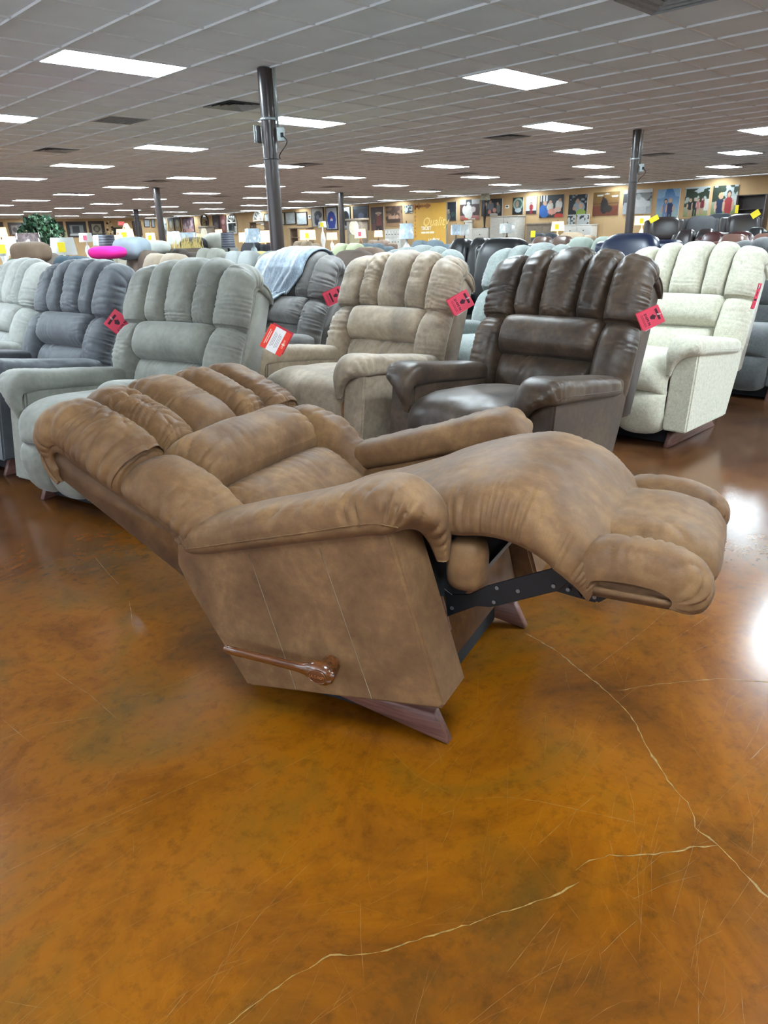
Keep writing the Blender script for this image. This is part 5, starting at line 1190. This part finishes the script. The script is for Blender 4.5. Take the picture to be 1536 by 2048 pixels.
# ---- ficus by the far left lamps
def ficus(px, ytop, ybase, D, label):
    p = at(px, ytop, D); H = p[2]; rt = empty('ficus_tree', (p[0], p[1], 0)); rq = np.random.RandomState(12)
    lathe('planter', [(.17, 0), (.22, .02), (.25, .38), (.23, .40), (.21, .36)], plain('wicker_planter', lin(110, 80, 52), .7, .3, 40), rt, 20)
    tr = tube('trunk', curve_pts([(0, 0, .3), (.04, .02, .8), (-.03, .03, 1.2), (.02, 0, H*.8)], 14), [.03]*6+[.022]*8, plain('ficus_bark', lin(92, 74, 58), .8), rt)
    for k in range(9):
        a = k*2.4; z0 = H*(.45+.05*k); r_ = .45
        tube('branch', [(0, 0, z0), (r_*.6*math.cos(a), r_*.6*math.sin(a), z0+.22), (r_*math.cos(a), r_*math.sin(a), z0+.3)], [.012, .008, .004], plain('ficus_bark', lin(92, 74, 58), .8), tr, 6)
    mats = [plain('ficus_leaf_dark', lin(34, 62, 44), .5), plain('ficus_leaf_mid', lin(58, 92, 62), .5), plain('ficus_leaf_pale', lin(104, 136, 108), .5)]
    zc = H*.66
    for mi, m in enumerate(mats):
        V, F = [], []
        for k in range((900, 700, 260)[mi]):
            d = rq.normal(size=3); d /= np.linalg.norm(d); r_ = rq.rand()**.35
            c = np.array([d[0]*.52*r_, d[1]*.52*r_, zc+d[2]*H*.34*r_]); s = .045+.03*rq.rand()
            u_ = rq.normal(size=3); u_ /= np.linalg.norm(u_); v_ = np.cross(u_, rq.normal(size=3)); v_ /= np.linalg.norm(v_); o = len(V)
            V += [c-u_*s*1.4, c+v_*s*.6, c+u_*s*1.4, c-v_*s*.6]; F.append((o, o+1, o+2, o+3))
        tag(mesh('foliage', V, F, m, rt, False), None, None, None, 'stuff')
    return tag(rt, label, 'plant')
ficus(76, 428, 500, 18.8, 'leafy green ficus tree among the lamps at far left')
# fern-like plant on the floor by the taupe sofa
def low_plant(px, py, D, label):
    p = at(px, py, D); rt = empty('potted_plant', (p[0], p[1], 0)); rq = np.random.RandomState(3); z = p[2]
    lathe('pot', [(.10, 0), (.13, .02), (.15, .3), (.13, .3)], CER['brown'], rt, 16)
    lathe('stem', [(.015, .25), (.012, z-.1)], plain('ficus_bark', lin(92, 74, 58), .8), rt, 8)
    V, F = [], []
    for k in range(60):
        a = rq.rand()*6.28; r0 = .05; r1 = .14+.16*rq.rand(); h1 = .1*rq.rand(); o = len(V); w_ = .018; n_ = np.array([-math.sin(a), math.cos(a), 0])
        for q, ww in ((0, .4), (.5, 1), (1, .1)):
            c = np.array([math.cos(a)*(r0+(r1-r0)*q), math.sin(a)*(r0+(r1-r0)*q), z-.1+h1*q*2-.12*q*q]); V += [c-n_*w_*ww, c+n_*w_*ww]
        F += [(o, o+1, o+3, o+2), (o+2, o+3, o+5, o+4)]
    tag(mesh('foliage', V, F, plain('fern_leaf', lin(84, 110, 78), .5), rt, False), None, None, None, 'stuff')
    return tag(rt, label, 'plant')
low_plant(45, 497, 10.9, 'small leafy plant under the wrapped lamp at far left')
# grasses beside the wrapped lamp
gp = at(374, 490, 13.3); gr = empty('grass_planter', (gp[0], gp[1], 0))
box('planter_box', (-.3, -.12, 0), (.3, .12, gp[2]-.05), plain('planter_brown', lin(90, 76, 62), .7), gr, .01); rq = np.random.RandomState(6); V, F = [], []
for k in range(120):
    x, y = rq.uniform(-.28, .28), rq.uniform(-.1, .1); h_ = .1+.16*rq.rand(); l = rq.normal(0, .04); o = len(V); z = gp[2]-.05
    V += [(x-.006, y, z), (x+.006, y, z), (x+l, y, z+h_)]; F.append((o, o+1, o+2))
tag(mesh('grass', V, F, plain('dry_grass', lin(206, 186, 120), .7), gr, False), None, None, None, 'stuff'); tag(gr, 'planter of dry yellow grass between the wrapped lamps', 'plant')
# loose yellow price cards
def yellow_card(px, py, D, w, h, rz, label):
    p = at(px, py, D); o = box('price_card', (-w/2, -.001, -h/2), (w/2, .001, h/2), YEL); o.location = p; o.rotation_euler = (0, rz, math.atan2(p[1], p[0])-math.pi/2); return tag(o, label, 'price tag')
yellow_card(1308, 438, 18.72, .20, .11, -.5, 'yellow price card on the left platform recliner')
yellow_card(1511, 428, 18.75, .17, .13, -.6, 'tilted yellow price card on the right platform recliner')
yellow_card(1066, 468, 15.62, .09, .12, 0, 'yellow price card on the charcoal sofa')
